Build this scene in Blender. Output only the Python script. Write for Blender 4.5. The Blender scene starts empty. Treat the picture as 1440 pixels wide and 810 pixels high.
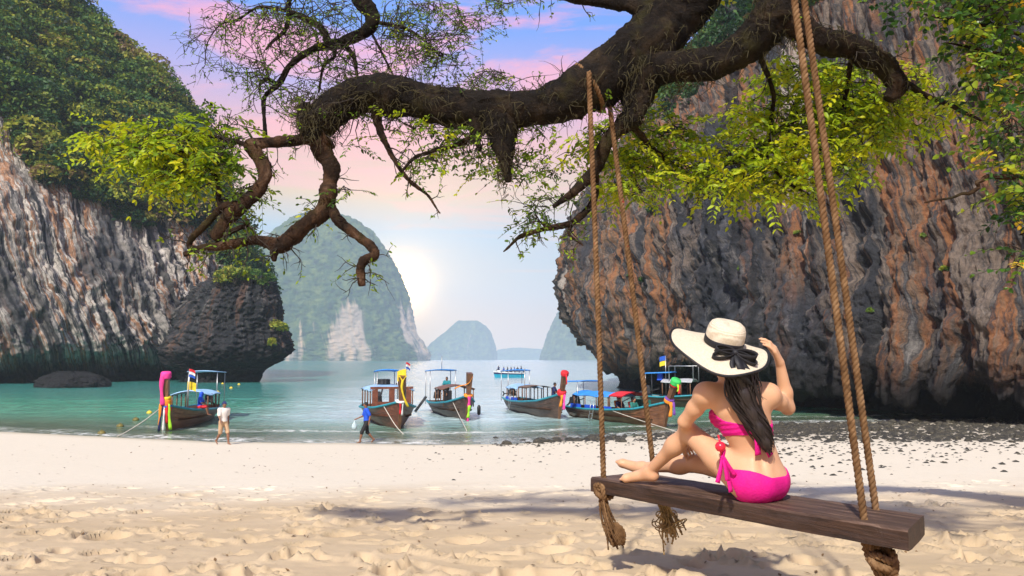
import bpy, bmesh, math, random
import numpy as np
from mathutils import Vector, Matrix

sc = bpy.context.scene
R = math.radians
# ------------------------------------------------------------------ camera
FPX = 1100.0                      # focal length in pixels of a 1440 px wide picture
CAM = np.array([0.0, 0.0, 3.5])   # sea level is z = 0
PITCH = math.atan(100.0 / FPX)
cd = bpy.data.cameras.new('camera')
cam = bpy.data.objects.new('camera', cd)
sc.collection.objects.link(cam)
cam.location = CAM
cam.rotation_euler = (math.pi / 2 + PITCH, 0, 0)
cd.sensor_width = 36.0
cd.lens = 36.0 * FPX / 1440.0
cd.clip_start = 0.05
cd.clip_end = 12000
sc.camera = cam

# ------------------------------------------------------------------ light
SUN_AZ = R(-163)      # measured from +Y (the way the camera looks), negative = to the left
SUN_EL = R(44)
SUN_DIR = np.array([math.sin(SUN_AZ) * math.cos(SUN_EL), math.cos(SUN_AZ) * math.cos(SUN_EL), math.sin(SUN_EL)])
sl = bpy.data.lights.new('sun', 'SUN')
sl.energy = 4.6
sl.angle = R(2.2)
sl.color = (1.0, 0.94, 0.84)
sun = bpy.data.objects.new('sun', sl)
sc.collection.objects.link(sun)
sun.rotation_euler = Vector(-SUN_DIR).to_track_quat('-Z', 'Y').to_euler()
sun.location = (-30, -40, 60)


class NT:
    """small helper around a node tree"""
    def __init__(s, tree):
        s.t = tree

    def n(s, kind, ins=None, **kw):
        nd = s.t.nodes.new(kind)
        for k, v in kw.items():
            setattr(nd, k, v)
        for k, v in (ins or {}).items():
            sock = nd.inputs[k]
            if hasattr(v, 'is_output'):
                s.t.links.new(v, sock)
            else:
                if hasattr(sock.default_value, '__len__') and hasattr(v, '__len__') and len(v) == 3 and len(sock.default_value) == 4:
                    v = (*v, 1)
                sock.default_value = v
        return nd

    def math(s, op, a, b=0.0, c=None, clamp=False):
        ins = {0: a, 1: b}
        if c is not None:
            ins[2] = c
        return s.n('ShaderNodeMath', ins, operation=op, use_clamp=clamp).outputs[0]

    def vmath(s, op, a, b=(0, 0, 0)):
        nd = s.n('ShaderNodeVectorMath', {0: a, 1: b}, operation=op)
        return nd.outputs['Value'] if op in ('DOT_PRODUCT', 'LENGTH') else nd.outputs[0]

    def mix(s, fac, a, b, blend='MIX'):
        nd = s.n('ShaderNodeMix', None, data_type='RGBA', blend_type=blend, clamp_factor=True)
        for i, v in ((0, fac), (6, a), (7, b)):
            if hasattr(v, 'is_output'):
                s.t.links.new(v, nd.inputs[i])
            else:
                if i and len(v) == 3:
                    v = (*v, 1)
                nd.inputs[i].default_value = v
        return nd.outputs[2]

    def ramp(s, fac, stops, mode='LINEAR'):
        nd = s.n('ShaderNodeValToRGB', {0: fac})
        cr = nd.color_ramp
        cr.interpolation = mode
        while len(cr.elements) < len(stops):
            cr.elements.new(0.5)
        for e, (p, c) in zip(cr.elements, stops):
            e.position = p
            if not hasattr(c, '__len__'):
                c = (c, c, c)
            e.color = (*c, 1)
        return nd.outputs[0]

    def noise(s, vec, scale, detail=4.0, rough=0.55, dist=0.0, col=False):
        nd = s.n('ShaderNodeTexNoise', {'Vector': vec, 'Scale': scale, 'Detail': detail, 'Roughness': rough, 'Distortion': dist})
        return nd.outputs['Color' if col else 'Fac']

    def mapr(s, v, a, b, c=0.0, d=1.0, smooth=False):
        return s.n('ShaderNodeMapRange', {0: v, 1: a, 2: b, 3: c, 4: d}, interpolation_type='SMOOTHSTEP' if smooth else 'LINEAR').outputs[0]


# ------------------------------------------------------------------ world
wd = bpy.data.worlds.new('World')
sc.world = wd
wd.use_nodes = True
wt = NT(wd.node_tree)
wd.node_tree.nodes.clear()
SKY_STRENGTH = 0.12
sky = wt.n('ShaderNodeTexSky', sky_type='NISHITA', sun_disc=False, sun_elevation=SUN_EL, sun_rotation=SUN_AZ,
           air_density=1.0, dust_density=1.5, ozone_density=1.0)
tc = wt.n('ShaderNodeTexCoord').outputs['Generated']
dirn = wt.vmath('NORMALIZE', tc)
sx = wt.n('ShaderNodeSeparateXYZ', {0: dirn})
zz = wt.math('MAXIMUM', sx.outputs[2], 0.0)
K = 1.0 / SKY_STRENGTH
# evening tints by height above the horizon (the same all the way round)
grad = wt.ramp(zz, [(0.0, (0.66, 0.46, 0.26)), (0.05, (0.68, 0.48, 0.30)), (0.09, (0.54, 0.54, 0.50)), (0.16, (0.32, 0.52, 0.70)),
                    (0.205, (0.70, 0.52, 0.34)), (0.27, (0.78, 0.40, 0.42)), (0.34, (0.36, 0.34, 0.74)), (0.40, (0.10, 0.29, 0.84)), (0.8, (0.09, 0.23, 0.62))])
# high thin pink clouds laid out on a flat layer overhead
den = wt.math('ADD', zz, 0.13)
cx = wt.math('DIVIDE', sx.outputs[0], den)
cy = wt.math('DIVIDE', sx.outputs[1], den)
cvec = wt.n('ShaderNodeCombineXYZ', {0: cx, 1: wt.math('MULTIPLY', cy, 1.5), 2: 0.0}).outputs[0]
cn = wt.noise(cvec, 1.5, 8.0, 0.60, 0.8)
cmask = wt.mapr(cn, 0.46, 0.62, smooth=True)
band = wt.mapr(zz, 0.10, 0.27, smooth=True)
cm = wt.math('MULTIPLY', cmask, band)
ccol = wt.ramp(zz, [(0.1, (0.78, 0.55, 0.40)), (0.27, (0.90, 0.42, 0.45)), (0.42, (0.85, 0.34, 0.58)), (0.7, (0.8, 0.7, 0.85))])
skyc = wt.mix(wt.math('MULTIPLY', cm, 0.95), grad, ccol)
# long low streaks of orange cloud near the horizon
svec = wt.n('ShaderNodeCombineXYZ', {0: wt.math('MULTIPLY', sx.outputs[0], 2.0), 1: wt.math('MULTIPLY', sx.outputs[1], 2.0),
                                     2: wt.math('MULTIPLY', zz, 46.0)}).outputs[0]
sn = wt.mapr(wt.noise(svec, 1.3, 4.0, 0.5), 0.52, 0.72, smooth=True)
sband = wt.math('MULTIPLY', wt.mapr(zz, 0.02, 0.05, smooth=True), wt.mapr(zz, 0.19, 0.10, smooth=True))
skyc = wt.mix(wt.math('MULTIPLY', sn, sband), skyc, (0.95, 0.52, 0.30))
# setting glow low in the west, at the flank of the big island
GA = math.atan((565 - 720) / FPX)
ge = math.atan((505 - 405) / FPX)
gdir = (math.sin(GA) * math.cos(ge), math.cos(GA) * math.cos(ge), math.sin(ge))
gdot = wt.vmath('DOT_PRODUCT', dirn, gdir)
gang = wt.math('ARCCOSINE', wt.math('MINIMUM', gdot, 0.999999))
g1 = wt.math('EXPONENT', wt.math('MULTIPLY', gang, -1.0 / 0.0105))
g2 = wt.math('EXPONENT', wt.math('MULTIPLY', gang, -1.0 / 0.09))
glow = wt.mix(1.0, wt.n('ShaderNodeVectorMath', {0: (24.0, 15.0, 5.6), 3: g1}, operation='SCALE').outputs[0],
              wt.n('ShaderNodeVectorMath', {0: (1.0, 0.62, 0.22), 3: g2}, operation='SCALE').outputs[0], 'ADD')
skyc = wt.mix(1.0, skyc, glow, 'ADD')
skyc = wt.n('ShaderNodeVectorMath', {0: skyc, 3: K}, operation='SCALE').outputs[0]
# above the picture the evening layer thins out into the physical sky
fin = wt.mix(wt.mapr(zz, 0.45, 0.9, 0.0, 0.65, smooth=True), skyc, sky.outputs[0])
bg = wt.n('ShaderNodeBackground', {0: fin, 1: SKY_STRENGTH})
wt.n('ShaderNodeOutputWorld', {0: bg.outputs[0]})

# ------------------------------------------------------------------ picture settings
sc.view_settings.view_transform = 'Standard'
sc.view_settings.look = 'None'
sc.view_settings.exposure = 0.30
sc.view_settings.gamma = 1.0
sc.render.engine = 'CYCLES'
cy_ = sc.cycles
cy_.use_denoising = True
cy_.max_bounces = 6
cy_.diffuse_bounces = 3
cy_.glossy_bounces = 3
cy_.transmission_bounces = 4
cy_.transparent_max_bounces = 12
cy_.volume_bounces = 2
cy_.sample_clamp_indirect = 6.0
cy_.caustics_reflective = False
cy_.caustics_refractive = False

# ------------------------------------------------------------------ helpers
F_ = np.array([0, math.cos(PITCH), math.sin(PITCH)])
U_ = np.array([0, -math.sin(PITCH), math.cos(PITCH)])
R_ = np.array([1.0, 0, 0])


def W(px, py, d):
    """world point seen at picture position px, py, at distance d along +Y from the camera"""
    v = R_ * ((px - 720) / FPX) + U_ * ((405 - py) / FPX) + F_
    return CAM + v * (d / v[1])


def Wz(px, z, d):
    """world point at picture column px, distance d, height z"""
    zc = d * math.cos(PITCH) + (z - CAM[2]) * math.sin(PITCH)
    return np.array([(px - 720) / FPX * zc, d, z])


def put(o, **props):
    for k, v in props.items():
        if v is not None:
            o[k] = v
    return o


def link(o, parent=None):
    sc.collection.objects.link(o)
    if parent is not None:
        o.parent = parent
    return o


def empty(name, loc=(0, 0, 0), rz=0.0, label=None, category=None, group=None, kind=None):
    o = bpy.data.objects.new(name, None)
    o.empty_display_size = 0.1
    link(o)
    o.location = tuple(loc)
    o.rotation_euler = (0, 0, rz)
    return put(o, label=label, category=category, group=group, kind=kind)


def raw_mesh(name, V, faces, mat=None, smooth=True, attrs=None):
    """faces: (n,4) or (n,3) int array, or a list of tuples"""
    me = bpy.data.meshes.new(name)
    V = np.asarray(V, dtype=np.float32)
    if isinstance(faces, np.ndarray):
        n, k = faces.shape
        me.vertices.add(len(V))
        me.vertices.foreach_set('co', V.ravel())
        me.loops.add(n * k)
        me.loops.foreach_set('vertex_index', faces.astype(np.int32).ravel())
        me.polygons.add(n)
        me.polygons.foreach_set('loop_start', np.arange(0, n * k, k, dtype=np.int32))
        me.update(calc_edges=True)
    else:
        me.from_pydata(V.tolist(), [], faces)
        me.update()
    if smooth:
        me.polygons.foreach_set('use_smooth', np.ones(len(me.polygons), dtype=bool))
    for an, (dom, typ, data) in (attrs or {}).items():
        a = me.attributes.new(an, typ, dom)
        a.data.foreach_set('vector' if typ == 'FLOAT_VECTOR' else 'value', np.asarray(data, dtype=np.float32).ravel())
    if mat is not None:
        me.materials.append(mat)
    return me


def mobj(name, V, faces, mat=None, parent=None, smooth=True, attrs=None, **props):
    o = bpy.data.objects.new(name, raw_mesh(name, V, faces, mat, smooth, attrs))
    link(o, parent)
    return put(o, **props)


class MB:
    """collects simple shapes into one mesh"""
    def __init__(s):
        s.V, s.F = [], []

    def add(s, V, F):
        b = len(s.V)
        s.V.extend([tuple(map(float, v)) for v in V])
        s.F.extend([tuple(int(i) + b for i in f) for f in F])
        return s

    def box(s, c, size, rot=None, taper=1.0):
        c = np.asarray(c, float)
        h = np.asarray(size, float) / 2
        P = []
        for z in (-1, 1):
            t = taper if z > 0 else 1.0
            for x, y in ((-1, -1), (1, -1), (1, 1), (-1, 1)):
                P.append(np.array([x * h[0] * t, y * h[1] * t, z * h[2]]))
        P = np.array(P)
        if rot is not None:
            P = P @ np.asarray(rot).T
        return s.add(P + c, [(0, 3, 2, 1), (4, 5, 6, 7), (0, 1, 5, 4), (1, 2, 6, 5), (2, 3, 7, 6), (3, 0, 4, 7)])

    def tube(s, pts, rad, n=8, cap=True):
        pts = np.asarray(pts, float)
        m = len(pts)
        rad = np.broadcast_to(np.asarray(rad, float), (m,))
        fr = frames(pts)
        a = np.arange(n) * 2 * math.pi / n
        V = []
        for i in range(m):
            V.extend(pts[i] + rad[i] * (np.cos(a)[:, None] * fr[i][0] + np.sin(a)[:, None] * fr[i][1]))
        F = [(i * n + j, i * n + (j + 1) % n, (i + 1) * n + (j + 1) % n, (i + 1) * n + j) for i in range(m - 1) for j in range(n)]
        if cap:
            F.append(tuple(range(n - 1, -1, -1)))
            F.append(tuple((m - 1) * n + j for j in range(n)))
        return s.add(V, F)

    def strip(s, pts, width, side, th=0.0, n=None):
        """ribbon along pts; side = vector(s) across it; th gives it thickness"""
        pts = np.asarray(pts, float)
        m = len(pts)
        width = np.broadcast_to(np.asarray(width, float), (m,))
        side = np.broadcast_to(np.asarray(side, float), (m, 3))
        side = side / np.linalg.norm(side, axis=1)[:, None]
        tan = np.gradient(pts, axis=0)
        nor = np.cross(tan, side)
        nor /= np.maximum(np.linalg.norm(nor, axis=1)[:, None], 1e-9)
        th = max(th, 0.002)
        V = []
        for i in range(m):
            a, b = pts[i] - side[i] * width[i] / 2, pts[i] + side[i] * width[i] / 2
            V += [a - nor[i] * th / 2, b - nor[i] * th / 2, b + nor[i] * th / 2, a + nor[i] * th / 2]
        F = [(i * 4 + j, i * 4 + (j + 1) % 4, (i + 1) * 4 + (j + 1) % 4, (i + 1) * 4 + j) for i in range(m - 1) for j in range(4)]
        F += [(3, 2, 1, 0), tuple((m - 1) * 4 + j for j in range(4))]
        return s.add(V, F)

    def lathe(s, prof, n=16, c=(0, 0, 0), rot=None):
        """prof: (radius, z) pairs from bottom to top"""
        V, F = [], []
        for r, z in prof:
            for j in range(n):
                a = 2 * math.pi * j / n
                V.append((r * math.cos(a), r * math.sin(a), z))
        for i in range(len(prof) - 1):
            for j in range(n):
                F.append((i * n + j, i * n + (j + 1) % n, (i + 1) * n + (j + 1) % n, (i + 1) * n + j))
        F.append(tuple(range(n - 1, -1, -1)))
        F.append(tuple((len(prof) - 1) * n + j for j in range(n)))
        V = np.array(V)
        if rot is not None:
            V = V @ np.asarray(rot).T
        return s.add(V + np.asarray(c, float), F)

    def grid(s, P):
        """P (m,n,3) sheet"""
        m, n = P.shape[:2]
        return s.add(P.reshape(-1, 3), [(i * n + j, i * n + j + 1, (i + 1) * n + j + 1, (i + 1) * n + j) for i in range(m - 1) for j in range(n - 1)])

    def build(s, name, mat, parent=None, smooth=False, **props):
        o = mobj(name, np.array(s.V), s.F, mat, parent, smooth, **props)
        return o


def frames(pts):
    """parallel-transported (normal, binormal) along a polyline"""
    m = len(pts)
    T = np.gradient(pts, axis=0)
    T /= np.maximum(np.linalg.norm(T, axis=1)[:, None], 1e-9)
    ref = np.array([0, 0, 1.0]) if abs(T[0][2]) < 0.9 else np.array([1.0, 0, 0])
    N = np.cross(T[0], ref)
    N /= np.linalg.norm(N)
    out = []
    for i in range(m):
        N = N - T[i] * np.dot(N, T[i])
        N /= max(np.linalg.norm(N), 1e-9)
        out.append((N.copy(), np.cross(T[i], N)))
    return out


def catmull(P, n):
    """resample control points P (m,k) with n steps per span"""
    P = np.asarray(P, float)
    Q = np.vstack([2 * P[0] - P[1], P, 2 * P[-1] - P[-2]])
    t = np.linspace(0, 1, n, endpoint=False)[:, None]
    out = []
    for i in range(1, len(Q) - 2):
        a, b, c, d = Q[i - 1], Q[i], Q[i + 1], Q[i + 2]
        out.append(0.5 * (2 * b + (c - a) * t + (2 * a - 5 * b + 4 * c - d) * t ** 2 + (3 * b - a - 3 * c + d) * t ** 3))
    out.append(P[-1:])
    return np.vstack(out)


_pr = np.random.RandomState(11)
_PERM = np.tile(_pr.permutation(256), 3)
_GR = _pr.normal(size=(256, 3))
_GR /= np.linalg.norm(_GR, axis=1)[:, None]


def perlin(P):
    P = np.asarray(P, float)
    sh = P.shape[:-1]
    P = P.reshape(-1, 3)
    I = np.floor(P).astype(int)
    f = P - I
    I &= 255
    u = f * f * f * (f * (f * 6 - 15) + 10)
    res = np.zeros(len(P))
    for dx in (0, 1):
        wx = u[:, 0] if dx else 1 - u[:, 0]
        for dy in (0, 1):
            wy = u[:, 1] if dy else 1 - u[:, 1]
            for dz in (0, 1):
                wz = u[:, 2] if dz else 1 - u[:, 2]
                h = _PERM[_PERM[_PERM[(I[:, 0] + dx) & 255] + ((I[:, 1] + dy) & 255)] + ((I[:, 2] + dz) & 255)]
                g = _GR[h]
                res += wx * wy * wz * (g[:, 0] * (f[:, 0] - dx) + g[:, 1] * (f[:, 1] - dy) + g[:, 2] * (f[:, 2] - dz))
    return (res * 1.5).reshape(sh)


def fbm(P, oct=5, rough=0.5, ridged=False):
    P = np.asarray(P, float)
    a, s, tot = 1.0, 0.0, 0.0
    for o in range(oct):
        v = perlin(P * 2 ** o + o * 17.3)
        if ridged:
            v = 1 - 2 * np.abs(v)
        s = s + a * v
        tot += a
        a *= rough
    return s / tot


def smooth01(x, a, b):
    t = np.clip((np.asarray(x, float) - a) / (b - a), 0, 1)
    return t * t * (3 - 2 * t)


def quad_idx(m, n, wrap=False):
    i = np.arange(m - 1)[:, None]
    j = np.arange(n if wrap else n - 1)[None, :]
    j2 = (j + 1) % n
    return np.stack([i * n + j, i * n + j2, (i + 1) * n + j2, (i + 1) * n + j], -1).reshape(-1, 4)


# ---- signed-distance figures turned into one continuous skin (surface nets)
def cone(a, b, ra, rb, k=0.02):
    return ('cone', np.asarray(a, float), np.asarray(b, float), ra, rb, k)


def ell(c, rad, k=0.02, rot=None):
    return ('ell', np.asarray(c, float), np.asarray(rad, float), np.eye(3) if rot is None else np.asarray(rot, float), k)


def prim_d(p, X):
    if p[0] == 'cone':
        _, a, b, ra, rb, k = p
        ab = b - a
        t = np.clip(((X - a) @ ab) / max(ab @ ab, 1e-9), 0, 1)
        return np.linalg.norm(X - a - t[..., None] * ab, axis=-1) - (ra + (rb - ra) * t)
    _, c, rad, M, k = p
    q = (X - c) @ M.T                      # rows of M are the local axes
    l = np.linalg.norm(q / rad, axis=-1)
    l2 = np.linalg.norm(q / (rad * rad), axis=-1)
    return np.where(l2 > 1e-6, l * (l - 1.0) / np.maximum(l2, 1e-6), -rad.min())


def prim_box(p):
    if p[0] == 'cone':
        r = max(p[3], p[4])
        return np.minimum(p[1], p[2]) - r, np.maximum(p[1], p[2]) + r
    r = p[2].max()
    return p[1] - r, p[1] + r


class Field:
    def __init__(s, prims, h, pad=0.03):
        lo = np.min([prim_box(p)[0] for p in prims], axis=0) - pad
        hi = np.max([prim_box(p)[1] for p in prims], axis=0) + pad
        s.lo, s.h = lo, h
        s.n = np.ceil((hi - lo) / h).astype(int) + 1
        s.ax = [lo[i] + h * np.arange(s.n[i]) for i in range(3)]
        s.D = s.eval(prims)

    def X(s):
        return np.stack(np.meshgrid(*s.ax, indexing='ij'), -1)

    def eval(s, prims):
        D = np.full(s.n, 1.0)
        for p in prims:
            k = p[-1]
            lo, hi = prim_box(p)
            m = max(k, 0.02) + 2 * s.h
            i0 = np.maximum(np.floor((lo - m - s.lo) / s.h).astype(int), 0)
            i1 = np.minimum(np.ceil((hi + m - s.lo) / s.h).astype(int) + 1, s.n)
            if (i1 <= i0).any():
                continue
            sl_ = tuple(slice(a, b) for a, b in zip(i0, i1))
            X = np.stack(np.meshgrid(*[s.ax[i][sl_[i]] for i in range(3)], indexing='ij'), -1)
            d = prim_d(p, X)
            o = D[sl_]
            hh = np.maximum(k - np.abs(o - d), 0) / k
            D[sl_] = np.minimum(o, d) - hh * hh * k * 0.25
        return D

    def mesh(s, D=None, relax=2):
        D = s.D if D is None else D
        S = D < 0
        nx, ny, nz = D.shape
        cnt = np.zeros((nx - 1, ny - 1, nz - 1), np.int8)
        for a in (0, 1):
            for b in (0, 1):
                for c in (0, 1):
                    cnt += S[a:nx - 1 + a, b:ny - 1 + b, c:nz - 1 + c]
        cell = (cnt > 0) & (cnt < 8)
        idx = np.full(cell.shape, -1, int)
        C = np.argwhere(cell)
        idx[cell] = np.arange(len(C))
        acc = np.zeros((len(C), 3))
        num = np.zeros(len(C))
        cor = [(a, b, c) for a in (0, 1) for b in (0, 1) for c in (0, 1)]
        for p in cor:
            for q in cor:
                if sum(abs(np.array(p) - np.array(q))) == 1 and p < q:
                    va = D[C[:, 0] + p[0], C[:, 1] + p[1], C[:, 2] + p[2]]
                    vb = D[C[:, 0] + q[0], C[:, 1] + q[1], C[:, 2] + q[2]]
                    m = (va < 0) != (vb < 0)
                    t = va / np.where(m, va - vb, 1)
                    pt = C + np.array(p) + t[:, None] * (np.array(q) - np.array(p))
                    acc[m] += pt[m]
                    num[m] += 1
        V = acc / num[:, None] * s.h + s.lo
        Q = []
        for ax in range(3):
            o1, o2 = [(1, 2), (2, 0), (0, 1)][ax]
            sl0 = [slice(None)] * 3
            sl1 = [slice(None)] * 3
            sl0[ax] = slice(0, -1)
            sl1[ax] = slice(1, None)
            A, B = S[tuple(sl0)], S[tuple(sl1)]
            E = np.argwhere(A != B)
            E = E[(E[:, o1] > 0) & (E[:, o2] > 0) & (E[:, o1] < D.shape[o1] - 1) & (E[:, o2] < D.shape[o2] - 1)]
            inside = A[tuple(E.T)]
            e1, e2 = np.zeros(3, int), np.zeros(3, int)
            e1[o1] = 1
            e2[o2] = 1
            g = lambda Z: idx[tuple(Z.T)]
            q = np.stack([g(E - e1 - e2), g(E - e2), g(E), g(E - e1)], 1)
            q[~inside] = q[~inside][:, ::-1]
            Q.append(q)
        Q = np.vstack(Q)
        Q = Q[(Q >= 0).all(1)]
        for _ in range(relax):
            s1 = np.zeros_like(V)
            n1 = np.zeros(len(V))
            for a in range(4):
                for b in ((a + 1) % 4, (a + 3) % 4):
                    np.add.at(s1, Q[:, a], V[Q[:, b]])
                    np.add.at(n1, Q[:, a], 1)
            V = V * 0.5 + 0.5 * s1 / np.maximum(n1, 1)[:, None]
        return V, Q


# ------------------------------------------------------------------ materials
def new_mat(name):
    m = bpy.data.materials.new(name)
    m.use_nodes = True
    m.node_tree.nodes.clear()
    return m, NT(m.node_tree)


def out(t, shader, disp=None):
    t.n('ShaderNodeOutputMaterial', {0: shader})


def bump(t, h, strength=0.4, dist=0.02):
    return t.n('ShaderNodeBump', {'Strength': strength, 'Distance': dist, 'Height': h}).outputs[0]


def pmat(name, col, rough=0.6, metal=0.0, var=0.25, scale=6.0, bstr=0.15, bdist=0.01, spec=0.4, coat=0.0):
    """plain paint, cloth or metal with mottling, wear and a little relief"""
    m, t = new_mat(name)
    oc = t.n('ShaderNodeTexCoord').outputs['Object']
    nz = t.noise(oc, scale, 5.0, 0.6)
    c = t.mix(t.mapr(nz, 0.3, 0.7), tuple(x * (1 - var) for x in col), tuple(min(1, x * (1 + var)) for x in col))
    fine = t.noise(oc, scale * 9, 3.0, 0.6)
    b = t.n('ShaderNodeBsdfPrincipled', {'Base Color': c, 'Roughness': t.mapr(fine, 0.3, 0.7, max(0.05, rough - 0.1), min(1, rough + 0.1)),
                                         'Metallic': metal, 'Specular IOR Level': spec, 'Coat Weight': coat, 'Normal': bump(t, fine, bstr, bdist)})
    out(t, b.outputs[0])
    return m


def wood_mat(name, dark, light, stretch=(1.0, 14.0, 14.0), scale=1.5, rough=0.6, bstr=0.35, bdist=0.01):
    m, t = new_mat(name)
    oc = t.n('ShaderNodeTexCoord').outputs['Object']
    v = t.vmath('MULTIPLY', oc, stretch)
    g = t.noise(v, scale, 6.0, 0.65, 0.4)
    g2 = t.noise(oc, 2.0, 3.0, 0.5)
    c = t.mix(t.mapr(g, 0.32, 0.68), dark, light)
    c = t.mix(t.mapr(g2, 0.45, 0.75, 0.0, 0.5), c, tuple(x * 0.45 for x in dark))
    b = t.n('ShaderNodeBsdfPrincipled', {'Base Color': c, 'Roughness': rough, 'Normal': bump(t, g, bstr, bdist)})
    out(t, b.outputs[0])
    return m


def leaf_mat(name, stops, trans=0.45, rough=0.45, gain=1.6):
    """leaves: tint attribute picks the colour, light shines through"""
    m, t = new_mat(name)
    a = t.n('ShaderNodeAttribute', attribute_name='tint').outputs['Fac']
    oc = t.n('ShaderNodeTexCoord').outputs['Object']
    c = t.ramp(t.math('ADD', a, t.math('MULTIPLY', t.math('SUBTRACT', t.noise(oc, 3.0, 2.0), 0.5), 0.15)), stops)
    p = t.n('ShaderNodeBsdfPrincipled', {'Base Color': c, 'Roughness': rough, 'Specular IOR Level': 0.3})
    tcol = t.n('ShaderNodeVectorMath', {0: c, 3: gain}, operation='SCALE').outputs[0]
    tr = t.n('ShaderNodeBsdfTranslucent', {0: tcol})
    mx = t.n('ShaderNodeMixShader', {0: trans, 1: p.outputs[0], 2: tr.outputs[0]})
    out(t, mx.outputs[0])
    return m


def rock_mat(name, stops, patch, band_z=(2.0, 5.5), band_col=(0.02, 0.02, 0.022), fine=1.2, bdist=0.6, patch_at=0.50, pale=0.7):
    """limestone with mineral streaks running down the face; 'flow' = (along wall, down wall, out)"""
    m, t = new_mat(name)
    fl = t.n('ShaderNodeAttribute', attribute_name='flow').outputs['Vector']
    oc = t.n('ShaderNodeTexCoord').outputs['Object']
    warp = t.noise(oc, 0.10, 5.0, 0.6, 0.0, True)
    fw = t.vmath('ADD', fl, t.vmath('MULTIPLY', t.vmath('SUBTRACT', warp, (0.5, 0.5, 0.5)), (1.6, 1.0, 0.0)))
    s1 = t.noise(t.vmath('MULTIPLY', fw, (1.0, 0.06, 1.0)), 0.46, 8.0, 0.66, 0.0)
    s2 = t.noise(t.vmath('MULTIPLY', fw, (1.0, 0.06, 1.0)), 1.5, 6.0, 0.66, 0.0)
    sm = t.math('ADD', t.math('MULTIPLY', s1, 0.72), t.math('MULTIPLY', s2, 0.28))
    c = t.ramp(t.mapr(sm, 0.30, 0.70), stops)
    big = t.noise(t.vmath('MULTIPLY', fw, (1.0, 0.35, 1.0)), 0.09, 4.0, 0.55, 0.5)
    c = t.mix(t.mapr(big, patch_at, patch_at + 0.11, smooth=True), c, t.mix(t.mapr(s2, 0.35, 0.7), patch[0], patch[1]))
    s3 = t.noise(t.vmath('MULTIPLY', fw, (1.0, 0.035, 1.0)), 0.27, 6.0, 0.6, 0.0)
    c = t.mix(t.mapr(s3, 0.56, 0.61, 0.0, 0.85, smooth=True), c, (0.020, 0.022, 0.026))
    s4 = t.noise(t.vmath('MULTIPLY', t.vmath('ADD', fw, (41.0, 7.0, 0.0)), (1.0, 0.04, 1.0)), 0.33, 6.0, 0.62, 0.0)
    c = t.mix(t.mapr(s4, 0.59, 0.65, 0.0, pale, smooth=True), c, (0.55, 0.50, 0.44))
    sp = t.noise(oc, fine, 9.0, 0.74)
    sq = t.noise(t.vmath('MULTIPLY', fw, (1.0, 0.22, 1.0)), fine * 1.8, 6.0, 0.72, 0.6)
    c = t.mix(t.mapr(sp, 0.46, 0.64, 0.0, 0.60), c, (0.022, 0.023, 0.026))
    c = t.mix(t.mapr(sq, 0.56, 0.70, 0.0, 0.55), c, t.mix(0.5, c, (0.50, 0.46, 0.42)))
    # tide and algae stain at the foot
    z = t.n('ShaderNodeSeparateXYZ', {0: oc}).outputs[2]
    zb = t.math('ADD', z, t.math('MULTIPLY', t.math('SUBTRACT', s1, 0.5), 6.0))
    c = t.mix(t.mapr(zb, band_z[1], band_z[0], smooth=True), c, band_col)
    h = t.math('ADD', t.math('MULTIPLY', sp, 0.9), t.math('ADD', t.math('MULTIPLY', s2, 0.8), t.math('MULTIPLY', sq, 0.8)))
    b = t.n('ShaderNodeBsdfPrincipled', {'Base Color': c, 'Roughness': 0.85, 'Specular IOR Level': 0.25, 'Normal': bump(t, h, 1.0, bdist)})
    out(t, b.outputs[0])
    return m


def jungle_mat(name):
    """far slopes: tree canopy with pale rock showing on the steep faces"""
    m, t = new_mat(name)
    fl = t.n('ShaderNodeAttribute', attribute_name='flow').outputs['Vector']
    rk = t.n('ShaderNodeAttribute', attribute_name='rock').outputs['Fac']
    oc = t.n('ShaderNodeTexCoord').outputs['Object']
    n1 = t.noise(oc, 0.05, 7.0, 0.68)
    g = t.ramp(n1, [(0.34, (0.006, 0.020, 0.010)), (0.48, (0.03, 0.07, 0.02)), (0.64, (0.12, 0.16, 0.035))])
    s = t.noise(t.vmath('MULTIPLY', fl, (1, 0.12, 1)), 0.035, 6.0, 0.62)
    r = t.ramp(s, [(0.3, (0.10, 0.09, 0.08)), (0.5, (0.42, 0.34, 0.28)), (0.68, (0.55, 0.38, 0.24))])
    c = t.mix(t.mapr(t.math('ADD', rk, t.math('MULTIPLY', t.math('SUBTRACT', s, 0.5), 1.2)), 0.45, 0.62, smooth=True), g, r)
    b = t.n('ShaderNodeBsdfPrincipled', {'Base Color': c, 'Roughness': 0.9, 'Normal': bump(t, t.noise(oc, 0.12, 6.0, 0.7), 0.9, 5.0)})
    out(t, b.outputs[0])
    return m


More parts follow.
